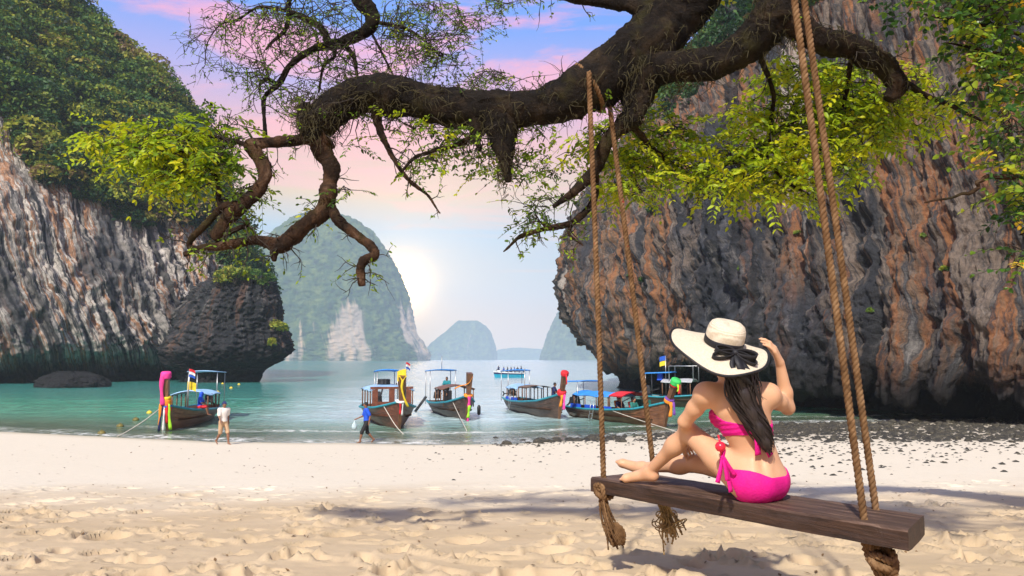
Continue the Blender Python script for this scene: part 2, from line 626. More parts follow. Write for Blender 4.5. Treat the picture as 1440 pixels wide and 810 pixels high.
def sand_mat():
    m, t = new_mat('beach_sand')
    oc = t.n('ShaderNodeTexCoord').outputs['Object']
    wet = t.n('ShaderNodeAttribute', attribute_name='wet').outputs['Fac']
    stone = t.n('ShaderNodeAttribute', attribute_name='stony').outputs['Fac']
    far = t.n('ShaderNodeAttribute', attribute_name='washed').outputs['Fac']
    n1 = t.noise(oc, 0.5, 5.0, 0.6)
    n2 = t.noise(oc, 60.0, 4.0, 0.7)
    n3 = t.noise(oc, 6.0, 5.0, 0.6)
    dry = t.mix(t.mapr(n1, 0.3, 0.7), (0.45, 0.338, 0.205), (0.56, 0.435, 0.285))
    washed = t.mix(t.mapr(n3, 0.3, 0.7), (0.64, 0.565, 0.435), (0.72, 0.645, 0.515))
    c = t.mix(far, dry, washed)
    c = t.mix(t.mapr(n3, 0.52, 0.8, 0.0, 0.35), c, (0.50, 0.36, 0.24))
    c = t.mix(t.mapr(n2, 0.62, 0.8, 0.0, 0.5), c, (0.26, 0.19, 0.13))
    st = t.noise(oc, 3.2, 6.0, 0.75)
    c = t.mix(t.math('MULTIPLY', stone, t.mapr(st, 0.44, 0.58)), c, (0.13, 0.11, 0.075))
    c = t.mix(wet, c, t.mix(t.mapr(n3, 0.3, 0.7), (0.42, 0.36, 0.25), (0.52, 0.47, 0.34)))
    r = t.mapr(wet, 0.0, 1.0, 0.95, 0.45)
    h = t.math('ADD', t.math('MULTIPLY', n2, 0.25), n3)
    b = t.n('ShaderNodeBsdfPrincipled', {'Base Color': c, 'Roughness': r, 'Specular IOR Level': 0.2, 'Normal': bump(t, h, 0.45, 0.02)})
    out(t, b.outputs[0])
    return m


def water_mat():
    m, t = new_mat('sea_water')
    oc = t.n('ShaderNodeTexCoord').outputs['Object']
    dp = t.n('ShaderNodeAttribute', attribute_name='depth').outputs['Fac']
    fo = t.n('ShaderNodeAttribute', attribute_name='foam').outputs['Fac']
    w1 = t.noise(t.vmath('MULTIPLY', oc, (1.0, 1.0, 1.0)), 1.1, 5.0, 0.6, 0.6)
    w2 = t.noise(t.vmath('MULTIPLY', oc, (0.6, 1.0, 1.0)), 0.16, 4.0, 0.6, 0.5)
    h = t.math('ADD', t.math('MULTIPLY', w1, 0.9), t.math('MULTIPLY', w2, 0.6))
    nb = bump(t, h, 0.6, 0.32)
    body = t.ramp(t.math('ADD', dp, t.math('MULTIPLY', t.math('SUBTRACT', w2, 0.5), 0.35)),
                  [(0.0, (0.30, 0.42, 0.25)), (0.25, (0.10, 0.34, 0.22)), (0.55, (0.055, 0.31, 0.20)), (1.0, (0.045, 0.24, 0.22))])
    glare = t.n('ShaderNodeAttribute', attribute_name='glare').outputs['Fac']  # mid-bay water painted paler to stand for sun glare
    body = t.mix(glare, body, t.mix(t.mapr(w2, 0.35, 0.65), (0.36, 0.51, 0.54), (0.50, 0.64, 0.66)))
    dif = t.n('ShaderNodeBsdfDiffuse', {0: body, 'Normal': nb})
    tra = t.n('ShaderNodeBsdfTransparent', {0: (0.80, 0.93, 0.84, 1)})
    deep = t.mapr(dp, 0.0, 0.30, 0.12, 1.0)
    under = t.n('ShaderNodeMixShader', {0: deep, 1: tra.outputs[0], 2: dif.outputs[0]})
    glo = t.n('ShaderNodeBsdfGlossy', {0: (1, 1, 1, 1), 'Roughness': 0.14, 'Normal': nb})
    fr = t.n('ShaderNodeFresnel', {'IOR': 1.42, 'Normal': nb}).outputs[0]
    sh = t.n('ShaderNodeMixShader', {0: t.math('MULTIPLY', fr, 0.95), 1: under.outputs[0], 2: glo.outputs[0]})
    fmask = t.math('MULTIPLY', fo, t.math('MULTIPLY', t.mapr(t.noise(oc, 2.6, 6.0, 0.7, 0.6), 0.44, 0.60), t.mapr(t.noise(oc, 0.35, 3.0, 0.6), 0.40, 0.58, 0.15, 1.0)))
    foam = t.n('ShaderNodeBsdfDiffuse', {0: (0.82, 0.82, 0.78, 1)})
    sh2 = t.n('ShaderNodeMixShader', {0: fmask, 1: sh.outputs[0], 2: foam.outputs[0]})
    out(t, sh2.outputs[0])
    return m

# ================================================================== THE SETTING
# ------------------------------------------------------------------ beach and sea bed
SHX = np.array([-200, -90, -60, -25, -12.8, -3.5, 0, 4.3, 10, 15.6, 25, 30, 60, 200.0])
SHY = np.array([60, 55, 46, 38.5, 33.8, 32.6, 33, 35.5, 39, 43.5, 45, 45, 44, 44.0])


def shore(x):
    return np.interp(x, SHX, SHY)


def beach_z(x, y):
    ys = shore(x)
    up = np.clip((ys - y) / (ys - 4.5), 0, 1.0)
    z = 2.27 * (0.35 * up + 0.65 * up ** 1.25)
    z = np.where(y < 4.5, 2.27 + 0.015 * (4.5 - y), z)
    dep = y - ys
    zs = -np.minimum(0.055 * dep + 0.0012 * np.maximum(dep, 0) ** 2, 9.0)
    return np.where(y > ys, zs, z)


rsb = np.random.RandomState(5)
yr = np.concatenate([[-60, -30, -12, -4, 0, 1.6, 2.4], np.arange(3.0, 13.0, 0.03), 13.0 * (90 / 13.0) ** (np.arange(0, 71) / 70.0), [110, 150, 220]])
NCOL = 800
ss = np.linspace(-1, 1, NCOL)
YY = np.repeat(yr[:, None], NCOL, 1)
XX = ss[None, :] * (np.maximum(YY, 3.0) * 1.05 + 4.0)
ZZ = beach_z(XX, YY)
near = smooth01(YY, 15.0, 9.5) * smooth01(YY, 1.5, 3.0)
P3 = np.stack([XX, YY, 0 * XX], -1)
ZZ += near * (0.020 * fbm(P3 * np.array([1.0, 1.35, 1]), 3) + 0.009 * fbm(P3 * 4.0, 3))
ZZ += smooth01(YY, 8, 14) * smooth01(YY, 40, 30) * 0.03 * fbm(P3 * 0.35, 3)
# trodden hollows with raised rims
for i in range(2100):
    y0 = 3.2 + 8.8 * rsb.rand() ** 1.15
    x0 = (rsb.rand() * 2 - 1) * (y0 * 0.95 + 2.0)
    a = rsb.choice([rsb.uniform(0.05, 0.10), rsb.uniform(0.09, 0.17)])
    b = a * rsb.uniform(0.42, 0.7)
    th = rsb.rand() * math.pi
    dep = a * rsb.uniform(0.15, 0.52) * (1.0 if y0 < 9 else 0.6)
    r0, r1 = np.searchsorted(yr, [y0 - 2.2 * a, y0 + 2.2 * a])
    if r1 <= r0:
        continue
    xs = XX[r0:r1]
    wdt = (max(y0, 3) * 1.05 + 4.0)
    c0 = int(max(0, (((x0 - 2.6 * a) / wdt) + 1) / 2 * (NCOL - 1) - 2))
    c1 = int(min(NCOL, (((x0 + 2.6 * a) / wdt) + 1) / 2 * (NCOL - 1) + 3))
    if c1 <= c0:
        continue
    dx, dy = XX[r0:r1, c0:c1] - x0, YY[r0:r1, c0:c1] - y0
    u, v = dx * math.cos(th) + dy * math.sin(th), -dx * math.sin(th) + dy * math.cos(th)
    q = np.sqrt((u / a) ** 2 + (v / b) ** 2)
    lean = 1 + 0.5 * np.clip(u / a, -1, 1)
    ZZ[r0:r1, c0:c1] += -dep * lean * np.exp(-(q * 1.05) ** 6) + 0.42 * dep * np.exp(-((q - 1.22) / 0.24) ** 2) * (1 + 0.6 * np.clip(v / b, -1, 1))
ZZ += near * 0.004 * fbm(P3 * 16.0, 2)
wet = smooth01(YY, shore(XX) - 1.6 - 0.6 * fbm(P3 * 0.25, 2), shore(XX) + 0.2)
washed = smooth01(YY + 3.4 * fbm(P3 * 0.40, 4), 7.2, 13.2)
stony = smooth01(XX + 0.25 * (YY - 33), 1.5, 8.0) * smooth01(YY, 22, 35) + 0.9 * smooth01(XX, 9, 22) * smooth01(YY, 16, 30)
stony = np.clip(stony * (0.75 + 0.9 * fbm(P3 * 0.3, 3)), 0, 1)
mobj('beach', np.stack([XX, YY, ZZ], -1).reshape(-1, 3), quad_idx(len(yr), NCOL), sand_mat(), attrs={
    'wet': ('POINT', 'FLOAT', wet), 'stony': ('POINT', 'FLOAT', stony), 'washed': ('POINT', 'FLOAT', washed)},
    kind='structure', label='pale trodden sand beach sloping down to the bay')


def ground_z(x, y):
    """height of the sheet of sand at x, y"""
    i = np.clip(np.searchsorted(yr, y), 1, len(yr) - 1)
    t = (y - yr[i - 1]) / (yr[i] - yr[i - 1])
    zz_ = []
    for k in (i - 1, i):
        zz_.append(np.interp(x, XX[k], ZZ[k]))
    return float(zz_[0] * (1 - t) + zz_[1] * t)


# ------------------------------------------------------------------ sea
ysr = np.concatenate([np.arange(29, 70, 0.16), 70 * (4600 / 70.0) ** (np.arange(0, 151) / 150.0)])
NC = 420
s2 = np.linspace(-1, 1, NC)
SY = np.repeat(ysr[:, None], NC, 1)
SX = s2[None, :] * (SY * 0.95 + 12)
SP = np.stack([SX, SY, 0 * SX], -1)
dpt = -beach_z(SX, SY)
wav = 0.09 * fbm(SP * np.array([0.35, 0.8, 1]), 3) + 0.03 * np.sin(SY * 1.9 + 1.5 * perlin(SP * 0.12))
wav *= smooth01(dpt, 0.0, 1.2) * smooth01(SY, 400, 120)
depth = 1 - np.exp(-np.maximum(dpt, 0) * 0.45)
fm = smooth01(dpt, -0.01, 0.02) * smooth01(dpt, 0.16 + 0.06 * fbm(SP * 0.2, 2), 0.03)
fm = np.clip(fm + 0.9 * np.exp(-((dpt - 0.30 - 0.10 * fbm(SP * 0.15, 2)) / 0.035) ** 2) * smooth01(SX, -24, -12), 0, 1)
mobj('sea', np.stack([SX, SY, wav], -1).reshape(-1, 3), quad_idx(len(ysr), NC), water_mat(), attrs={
    'depth': ('POINT', 'FLOAT', depth), 'foam': ('POINT', 'FLOAT', fm), 'glare': ('POINT', 'FLOAT', np.clip(smooth01(SX + 0.10 * SY + 3 * fbm(SP * 0.06, 3), -16, -4) * smooth01(dpt, 0.15, 1.1) * smooth01(SX - 0.12 * SY, 6, -2), 0, 1))}, kind='structure', label='turquoise bay water, bright with reflected sky')  # last mask: mid-bay area whose colour carries the painted sun glare


# ------------------------------------------------------------------ cliffs from control nets
def net_surface(net, nu, nv):
    """net (cols, rows, 3) -> smooth sheet (nu.., nv.., 3)"""
    net = np.asarray(net, float)
    c, r, _ = net.shape
    a = catmull(net.reshape(c, -1), nu).reshape(-1, r, 3)
    b = catmull(a.transpose(1, 0, 2).reshape(r, -1), nv).reshape(-1, a.shape[0], 3)
    return b.transpose(1, 0, 2)


def sheet_normals(S):
    du = np.gradient(S, axis=0)
    dv = np.gradient(S, axis=1)
    n = np.cross(du, dv)
    return n / np.maximum(np.linalg.norm(n, axis=-1, keepdims=True), 1e-9)


def carve(S, N, lip_row, skew=0.0, amp=1.0, wrap_fade=True, seed=0.0):
    """weathered limestone relief: big swells, drip flutes, fine crags; returns points and the flow coordinates"""
    L = np.cumsum(np.linalg.norm(np.diff(S[:, S.shape[1] // 3], axis=0, prepend=S[:1, S.shape[1] // 3]), axis=-1))[:, None] * np.ones(S.shape[1])
    z = S[..., 2]
    flow = np.stack([L + skew * z, z, 0 * z], -1) + seed
    o = np.array([seed, seed * 0.7, 0])
    P = S + o
    big = fbm(P * np.array([0.07, 0.07, 0.045]), 4)
    fl = fbm(np.stack([flow[..., 0] * 0.30, z * 0.045, L * 0 + seed], -1), 4, 0.55, True)
    fl2 = fbm(np.stack([flow[..., 0] * 0.9, z * 0.10, L * 0 + 3.3 + seed], -1), 4, 0.6, True)
    crag = fbm(P * np.array([0.45, 0.45, 0.28]), 5, 0.58, True)
    cre = np.abs(perlin(P * np.array([0.22, 0.22, 0.10]) + 31)) + 0.5 * np.abs(perlin(P * np.array([0.55, 0.55, 0.22]) + 5))
    fine = fbm(P * np.array([1.1, 1.1, 0.7]), 4, 0.6, True)
    D = amp * (3.4 * big + 1.3 * fl + 1.0 * fl2 + 1.25 * crag + 2.2 * np.minimum(cre, 0.35) + 0.45 * fine)
    D = D - D.mean()
    return S + N * D[..., None], flow, D


# ---- right cliff
def colR(px_base, d, rows, base_px=None, in_d=9.0):
    c = [Wz(px_base, -1.5, d + in_d), Wz(px_base, 1.2, d + in_d - 0.5), Wz(px_base, 3.0, d + in_d * 0.55)]
    for (px, py, dd) in rows:
        c.append(W(px, py, d + dd))
    return c


ROWY = [520, 440, 360, 280, 200, 120, 30, -70]
netR = []
sil = [(845, 498), (803, 445), (800, 380), (807, 325), (835, 262), (885, 200), (930, 140), (985, 92)]
netR.append(colR(960, 135, [(x + 70, y, 10) for x, y in sil], in_d=2))
netR.append(colR(905, 104, [(x + 25, y, 8) for x, y in sil], in_d=2))
netR.append(colR(882, 86, [(x, y, 2 * i) for i, (x, y) in enumerate(sil)], in_d=6))
netR.append(colR(935, 72, [(900, 518, 0), (885, 440, -1), (882, 370, 0), (888, 300, 2), (905, 235, 5), (935, 165, 9), (965, 110, 14), (1010, 60, 22)]))
netR.append(colR(1015, 61, [(1000, 528, 0), (995, 450, -1), (990, 370, 0), (992, 290, 2), (1000, 210, 5), (1010, 130, 9), (1020, 50, 15), (1040, -20, 26)]))
netR.append(colR(1120, 52, [(1120, 537, 0), (1115, 450, -1), (1110, 360, 0), (1110, 270, 2), (1110, 180, 4), (1110, 90, 7), (1110, -20, 12), (1115, -110, 20)]))
netR.append(colR(1250, 45, [(1250, 545, 0), (1250, 450, -1), (1250, 350, 0), (1250, 250, 2), (1250, 150, 4), (1250, 50, 7), (1250, -60, 11), (1250, -170, 18)]))
netR.append(colR(1385, 40, [(1385, 550, 0), (1385, 455, -1), (1385, 350, 0), (1385, 250, 1), (1385, 140, 3), (1385, 30, 6), (1385, -90, 10), (1385, -220, 16)], in_d=7))
netR.append(colR(1540, 36, [(1540, 555, 0), (1540, 455, -1), (1540, 340, 0), (1540, 230, 1), (1540, 110, 3), (1540, -10, 5), (1540, -140, 9), (1540, -280, 14)], in_d=6))
netR.append(colR(1800, 31, [(1800, 560, 0), (1800, 455, -1), (1800, 340, 0), (1800, 220, 1), (1800, 90, 3), (1800, -40, 5), (1800, -190, 8), (1800, -350, 12)], in_d=5))
SR = net_surface(netR, 60, 42)
NR = sheet_normals(SR)
if (NR[..., 1].mean()) > 0:
    NR = -NR
PR, flowR, DR = carve(SR, NR, 3, 0.06, 0.95, seed=4.0)
PR[..., 2] += -1.5 * np.clip(fbm(np.stack([flowR[..., 0] * 0.5, 0 * DR, 0 * DR + 9], -1), 3, 0.6), -0.3, 1) * np.exp(-((SR[..., 2] - 3.6) / 1.5) ** 2)
rockR = rock_mat('streaked_limestone', [(0.0, (0.022, 0.026, 0.034)), (0.30, (0.05, 0.053, 0.06)), (0.40, (0.26, 0.20, 0.155)), (0.47, (0.055, 0.057, 0.065)), (0.54, (0.36, 0.155, 0.065)),
                                       (0.60, (0.24, 0.155, 0.10)), (0.67, (0.05, 0.052, 0.06)), (0.80, (0.30, 0.28, 0.255)), (1.0, (0.06, 0.06, 0.065))],
                 ((0.018, 0.021, 0.028), (0.075, 0.082, 0.10)), (1.6, 5.0), patch_at=0.50)
def orient(P, F, N):
    """flip the quads when they face away from the open side"""
    a, b, c = P.reshape(-1, 3)[F[:, 0]], P.reshape(-1, 3)[F[:, 1]], P.reshape(-1, 3)[F[:, 2]]
    n = np.cross(b - a, c - a)
    if (n * N.reshape(-1, 3)[F[:, 0]]).sum() < 0:
        F = F[:, ::-1]
    return F


fR = orient(PR, quad_idx(*PR.shape[:2]), NR)
mobj('cliff_right', PR.reshape(-1, 3), fR, rockR, attrs={'flow': ('POINT', 'FLOAT_VECTOR', flowR)}, kind='structure',
     label='tall overhanging limestone cliff streaked orange and black')

# ---- left cliff
def colL(px, d, top_px, top_y, back=48, lipy=None, in_d=7.0):
    c = [Wz(px, -1.5, d + in_d), Wz(px, 1.6, d + in_d - 1), Wz(px, 3.6, d + in_d * 0.4)]
    lip = 505 - (5.5 - 3.5) * FPX / d
    for i, k in enumerate([0.0, 0.13, 0.28, 0.44, 0.62, 0.80, 0.93, 1.0]):
        dd = [0, 0, 2, 7, 17, 30, 40, 48][i] * back / 48.0
        c.append(W(px + (top_px - px) * k, lip + (top_y - lip) * k, d + dd))
    c.append(W(top_px - 40, top_y + 10, d + back + 40))
    return c


netL = [colL(-460, 88, -480, -420, 40), colL(-220, 97, -230, -270, 42), colL(-70, 105, -75, -150, 42), colL(40, 111, 12, -55, 42), colL(120, 116, 82, 18, 40), colL(185, 121, 158, 88, 36),
        colL(240, 126, 203, 122, 32), colL(285, 131, 245, 168, 26), colL(322, 136, 284, 250, 18), colL(345, 141, 338, 388, 9), colL(352, 180, 350, 400, 10)]
SL = net_surface(netL, 36, 30)
NL = sheet_normals(SL)
if (NL[..., 1].mean()) > 0:
    NL = -NL
PL, flowL, DL = carve(SL, NL, 3, 0.28, 0.95, seed=21.0)
rockL = rock_mat('pale_streaked_limestone', [(0.0, (0.022, 0.025, 0.032)), (0.34, (0.05, 0.053, 0.06)), (0.40, (0.46, 0.41, 0.36)), (0.47, (0.74, 0.68, 0.60)),
                                            (0.51, (0.20, 0.18, 0.17)), (0.56, (0.48, 0.21, 0.08)), (0.64, (0.62, 0.56, 0.49)), (0.72, (0.09, 0.09, 0.095)), (1.0, (0.75, 0.70, 0.64))],
                 ((0.022, 0.025, 0.032), (0.14, 0.14, 0.15)), (1.0, 4.6), patch_at=0.54, pale=0.5)
fL = orient(PL, quad_idx(*PL.shape[:2]), NL)
mobj('cliff_left', PL.reshape(-1, 3), fL, rockL, attrs={'flow': ('POINT', 'FLOAT_VECTOR', flowL)}, kind='structure',
     label='high limestone cliff with jungle above and pale diagonal streaks')


# ------------------------------------------------------------------ rock stacks and islands turned round an axis
def stack(name, d, rows, depth_k, mat, nseg=160, per=10, amp=0.6, base_z=-2.0, fscale=0.12, bump_amp=0.0, label=None, rockfn=None, seed=0.0, pull=0.0):
    """rows: (py, px_left, px_right) of the outline, lowest first"""
    ctr = []
    for py, l, r in rows:
        a, b = W(l, py, d), W(r, py, d)
        c = (a + b) / 2
        ctr.append([c[0], c[2], (b[0] - a[0]) / 2])
    ctr = [[ctr[0][0], base_z, ctr[0][2]]] + ctr
    C = catmull(np.array(ctr), per)
    C[:, 2] = np.maximum(C[:, 2], 0.02)
    th = np.linspace(0, 2 * math.pi, nseg, endpoint=False)
    y0 = d + depth_k * max(c[2] for c in ctr) * pull
    S = np.stack([C[:, 0][:, None] + C[:, 2][:, None] * np.cos(th), y0 + depth_k * C[:, 2][:, None] * np.sin(th), np.repeat(C[:, 1][:, None], nseg, 1)], -1)
    nrm = np.stack([np.cos(th)[None] * np.ones((len(C), 1)), np.sin(th)[None] * np.ones((len(C), 1)), np.zeros((len(C), nseg))], -1)
    P = S * fscale + seed
    big = fbm(P, 5, 0.55)
    fl = fbm(np.stack([th[None] * C[:, 2].max() * 0.9 * fscale * 4 * np.ones((len(C), 1)), S[..., 2] * fscale * 0.5, 0 * big + seed], -1), 4, 0.55, True)
    cr = fbm(P * 6, 4, 0.6, True)
    fade = smooth01(C[:, 2] / C[:, 2].max(), 0.0, 0.25)[:, None]
    D = amp * (1.3 * big + 0.5 * fl + (0.75 if nseg == 240 else 0.35) * cr) * fade
    if bump_amp:
        can = np.abs(perlin(S * 0.08 + seed)) + 0.6 * np.abs(perlin(S * 0.17 + seed))
        green = 1.0 if rockfn is None else smooth01(rockfn(S, th, C), 0.62, 0.42)
        D = D + bump_amp * (0.5 - can) * fade * green
    V = S + nrm * D[..., None]
    V[..., 2] += 0.5 * D * smooth01(C[:, 2] / C[:, 2].max(), 0.75, 0.2)[:, None]
    flow = np.stack([th[None] * C[:, 2].max() * np.ones((len(C), 1)), S[..., 2], 0 * D], -1) + seed
    n = nseg
    Vf = np.vstack([V.reshape(-1, 3), V[-1].mean(0)[None]])
    F = quad_idx(len(C), nseg, True)
    top = [(len(C) - 1) * n + j for j in range(n)]
    Fl = F.tolist() + [(top[j], top[(j + 1) % n], len(Vf) - 1) for j in range(n)]
    at = {'flow': ('POINT', 'FLOAT_VECTOR', np.vstack([flow.reshape(-1, 3), flow[-1].mean(0)[None]]))}
    if rockfn is not None:
        rk = rockfn(V, th, C)
        at['rock'] = ('POINT', 'FLOAT', np.append(rk.ravel(), 0))
    o = mobj(name, Vf, [tuple(f) for f in Fl], mat, attrs=at, kind='structure', label=label)
    return o, V, nrm


rockI = rock_mat('dark_limestone', [(0.0, (0.012, 0.013, 0.016)), (0.42, (0.030, 0.032, 0.037)), (0.6, (0.06, 0.06, 0.065)), (0.68, (0.16, 0.085, 0.055)), (0.76, (0.05, 0.05, 0.055)), (1.0, (0.32, 0.30, 0.28))],
                 ((0.022, 0.025, 0.03), (0.08, 0.083, 0.09)), (3.5, 6.5), fine=0.9, pale=0.25)
islet, IV, IN = stack('rock_islet', 122, [(528, 268, 352), (518, 262, 362), (507, 250, 384), (492, 246, 400), (472, 254, 396), (450, 262, 386), (425, 276, 384), (408, 290, 380), (398, 305, 372), (393, 325, 356)],
                      0.8, rockI, 240, 18, 1.5, -2, 0.19, label='dark undercut limestone stack standing in the water', seed=2.0)
jm = jungle_mat('far_jungle')


def rk_big(V, th, C):
    h = (V[..., 2] - 0) / V[..., 2].max()
    nz = fbm(V * np.array([0.015, 0.015, 0.004]) + 5, 3)
    return np.clip(smooth01(h, 0.55, 0.15) * (0.36 + 0.85 * nz) + 0.15 + 0.25 * smooth01(V[..., 0], -480, -580) * smooth01(h, 0.5, 0.25), 0, 1)


BI, BIV, _ = stack('island', 1800, [(503, 330, 598), (496, 332, 597), (485, 334, 590), (465, 336, 579), (440, 338, 574), (415, 340, 568), (395, 343, 560), (372, 350, 549), (350, 366, 536), (330, 388, 520), (314, 408, 497), (304, 424, 470)],
                 0.75, jm, 320, 22, 14.0, -4, 0.010, 6.5, 'big hazy jungle island with pale rock faces at its foot', rk_big, 8.0)
def rk_low(V, th, C):
    nz = fbm(V * np.array([0.02, 0.02, 0.006]) + 9, 3)
    return np.clip(0.22 + 0.5 * nz, 0, 1)


stack('island', 3500, [(504, 600, 697), (497, 600, 697), (487, 605, 695), (476, 617, 691), (466, 630, 686), (458, 638, 679), (452, 648, 669)],
      0.8, jm, 180, 12, 10.0, -6, 0.006, 7.0, 'small rounded blue island alone on the horizon', rk_low, 3.0)
stack('island', 2600, [(508, 761, 960), (498, 763, 960), (482, 767, 958), (464, 774, 956), (446, 783, 950), (430, 793, 940), (416, 808, 925), (406, 830, 905)],
      0.7, jm, 180, 12, 9.0, -6, 0.007, 7.0, 'hazy steep island half hidden behind the streaked cliff', rk_low, 6.0)
stack('hills', 4300, [(505, 645, 850), (501, 668, 822), (497, 688, 795), (494, 702, 768), (491, 712, 745), (489, 720, 732)],
      0.4, jm, 120, 10, 14.0, -10, 0.002, 8.0, 'pale far hills on the horizon', rk_low, 1.0)
# flat wave-cut rock at the foot of the left cliff
stack('wave_cut_rock', 100, [(549, 62, 146), (543, 60, 147), (535, 62, 142), (528, 68, 132), (524, 80, 118)], 0.7, rockI, 120, 10, 0.9, -1.5, 0.4,
      label='low flat brown rock in the water below the left cliff', seed=7.0)


# ------------------------------------------------------------------ foliage clouds
def leaf_cloud(ctr, rad, per, leaf, tint, rs, up=0.35, flat=0.5, shell=0.45):
    """leaf-sized diamond faces through the outer part of ellipsoid clumps"""
    ctr = np.repeat(np.asarray(ctr, float), per, 0)
    rad = np.repeat(np.asarray(rad, float), per, 0)
    tn = np.repeat(np.asarray(tint, float), per)
    n = len(ctr)
    d = rs.normal(size=(n, 3))
    d /= np.linalg.norm(d, axis=1)[:, None]
    d[:, 2] = np.where(d[:, 2] < -0.35, -d[:, 2], d[:, 2])
    rr = shell + (1.05 - shell) * rs.rand(n) ** 0.6
    p = ctr + d * rad * rr[:, None]
    nor = d * flat + rs.normal(size=(n, 3)) * 0.55 + np.array([0, 0, up])
    nor /= np.linalg.norm(nor, axis=1)[:, None]
    a = np.cross(nor, rs.normal(size=(n, 3)))
    a /= np.linalg.norm(a, axis=1)[:, None]
    b = np.cross(nor, a)
    lf = np.repeat(np.broadcast_to(np.asarray(leaf, float), (len(tint),)), per) * rs.uniform(0.6, 1.4, n)
    w = lf * rs.uniform(0.4, 0.7, n)
    V = np.stack([p - a * lf[:, None], p - b * w[:, None] + nor * (0.15 * lf)[:, None], p + a * lf[:, None], p + b * w[:, None] + nor * (0.15 * lf)[:, None]], 1).reshape(-1, 3)
    F = np.arange(n * 4).reshape(-1, 4)
    t = np.clip(tn + rs.normal(size=n) * 0.10 + 0.10 * d[:, 2], 0, 1)
    return V, F, t


cliff_leaf = leaf_mat('cliff_leaves', [(0.0, (0.010, 0.034, 0.016)), (0.30, (0.035, 0.105, 0.024)), (0.58, (0.14, 0.22, 0.024)), (0.82, (0.36, 0.36, 0.03)), (1.0, (0.17, 0.11, 0.05))], 0.28, 0.55, 1.3)


def veg_on(P, N, mask, count, rs, size, out_k=0.5):
    """clump centres on the marked part of a sheet"""
    e1 = np.linalg.norm(np.gradient(P, axis=0), axis=-1)
    e2 = np.linalg.norm(np.gradient(P, axis=1), axis=-1)
    w = (e1 * e2 * mask).ravel()
    k = rs.choice(len(w), count, p=w / w.sum())
    c = P.reshape(-1, 3)[k]
    nn = N.reshape(-1, 3)[k]
    r = rs.uniform(size[0], size[1], count) ** 1.0
    rad = np.stack([r * rs.uniform(0.8, 1.3, count), r * rs.uniform(0.8, 1.3, count), r * rs.uniform(0.6, 1.1, count)], -1)
    c = c + nn * (r * out_k)[:, None] + np.array([0, 0, 1]) * (r * 0.25)[:, None]
    return c, rad, r


rs1 = np.random.RandomState(3)
vrow = np.linspace(0, 1, PL.shape[1])[None, :] * np.ones((PL.shape[0], 1))
bn = fbm(SL * np.array([0.05, 0.05, 0.04]) + 3.7, 4)
ucol = np.linspace(0, 1, PL.shape[0])[:, None] * np.ones((1, PL.shape[1]))
mL = smooth01(vrow + 0.20 * bn - 0.06 * smooth01(ucol, 0.45, 0.2), 0.495, 0.545) * smooth01(ucol, 0.08, 0.12)
mL = np.maximum(mL, 0.8 * smooth01(bn, 0.26, 0.36) * smooth01(vrow, 0.34, 0.42)) * smooth01(ucol, 0.12, 0.17) * smooth01(vrow, 0.97, 0.93)
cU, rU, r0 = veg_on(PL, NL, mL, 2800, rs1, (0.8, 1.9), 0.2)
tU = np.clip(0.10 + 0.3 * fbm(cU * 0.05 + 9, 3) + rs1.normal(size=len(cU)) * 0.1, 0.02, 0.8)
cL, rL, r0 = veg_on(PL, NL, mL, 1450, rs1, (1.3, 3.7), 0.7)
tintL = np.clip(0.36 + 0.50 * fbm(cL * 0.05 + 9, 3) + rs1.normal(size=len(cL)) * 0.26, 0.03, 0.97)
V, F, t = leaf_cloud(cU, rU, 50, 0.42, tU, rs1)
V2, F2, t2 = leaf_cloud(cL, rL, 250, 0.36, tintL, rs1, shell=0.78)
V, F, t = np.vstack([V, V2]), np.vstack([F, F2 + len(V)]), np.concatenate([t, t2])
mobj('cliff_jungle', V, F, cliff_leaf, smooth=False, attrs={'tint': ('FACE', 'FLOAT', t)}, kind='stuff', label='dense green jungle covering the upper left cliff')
mR = smooth01(np.linspace(0, 1, PR.shape[1])[None, :] + 0.16 * fbm(SR * 0.06 + 2.2, 4) - 0.10 * smooth01(np.linspace(0, 1, PR.shape[0]), 0.0, 1.0)[:, None] * 0, 0.80, 0.86)
cR, rR, r0 = veg_on(PR, NR, mR, 700, rs1, (0.5, 1.7))
tintR = np.clip(0.22 + 0.35 * fbm(cR * 0.07 + 1, 3) + rs1.normal(size=len(cR)) * 0.1, 0.02, 0.9)
V, F, t = leaf_cloud(cR, rR, 100, 0.22, tintR, rs1)
mobj('clifftop_jungle', V, F, cliff_leaf, smooth=False, attrs={'tint': ('FACE', 'FLOAT', t)}, kind='stuff', label='dark green jungle along the top of the right cliff')

bark_thin = pmat('thin_bark', (0.042, 0.034, 0.026), 0.9, var=0.4)


def cliff_shrub(name, foot, size, n, leaf, tint, label, group, rs, clumps=6, height=0.9, category='shrub'):
    """a bush or small tree rooted at foot: stem with forks, crown of leaf-sized faces"""
    e = empty(name, foot, 0, label, category, group)
    mb = MB()
    cs, rr_ = [], []
    for i in range(clumps):
        a = rs.rand() * 6.283
        q = np.array([math.cos(a) * size * 0.55 * rs.rand(), math.sin(a) * size * 0.55 * rs.rand(), size * height * rs.uniform(0.35, 1.0)])
        cs.append(q)
        rr_.append(np.array([1, 1, 0.75]) * size * rs.uniform(0.32, 0.55))
        mb.tube(catmull([(0, 0, -0.3), q * 0.4 + np.array([0, 0, 0.1 * size]), q], 3), np.linspace(0.06, 0.015, 7) * size, 5)
    mb.build('stem', bark_thin, e, True)
    V, F, t = leaf_cloud(cs, rr_, n // clumps, leaf, [np.clip(tint + rs.normal() * 0.06, 0, 1) for _ in cs], rs)
    mobj('foliage', V, F, cliff_leaf, e, False, {'tint': ('FACE', 'FLOAT', t)}, kind='stuff')
    return e


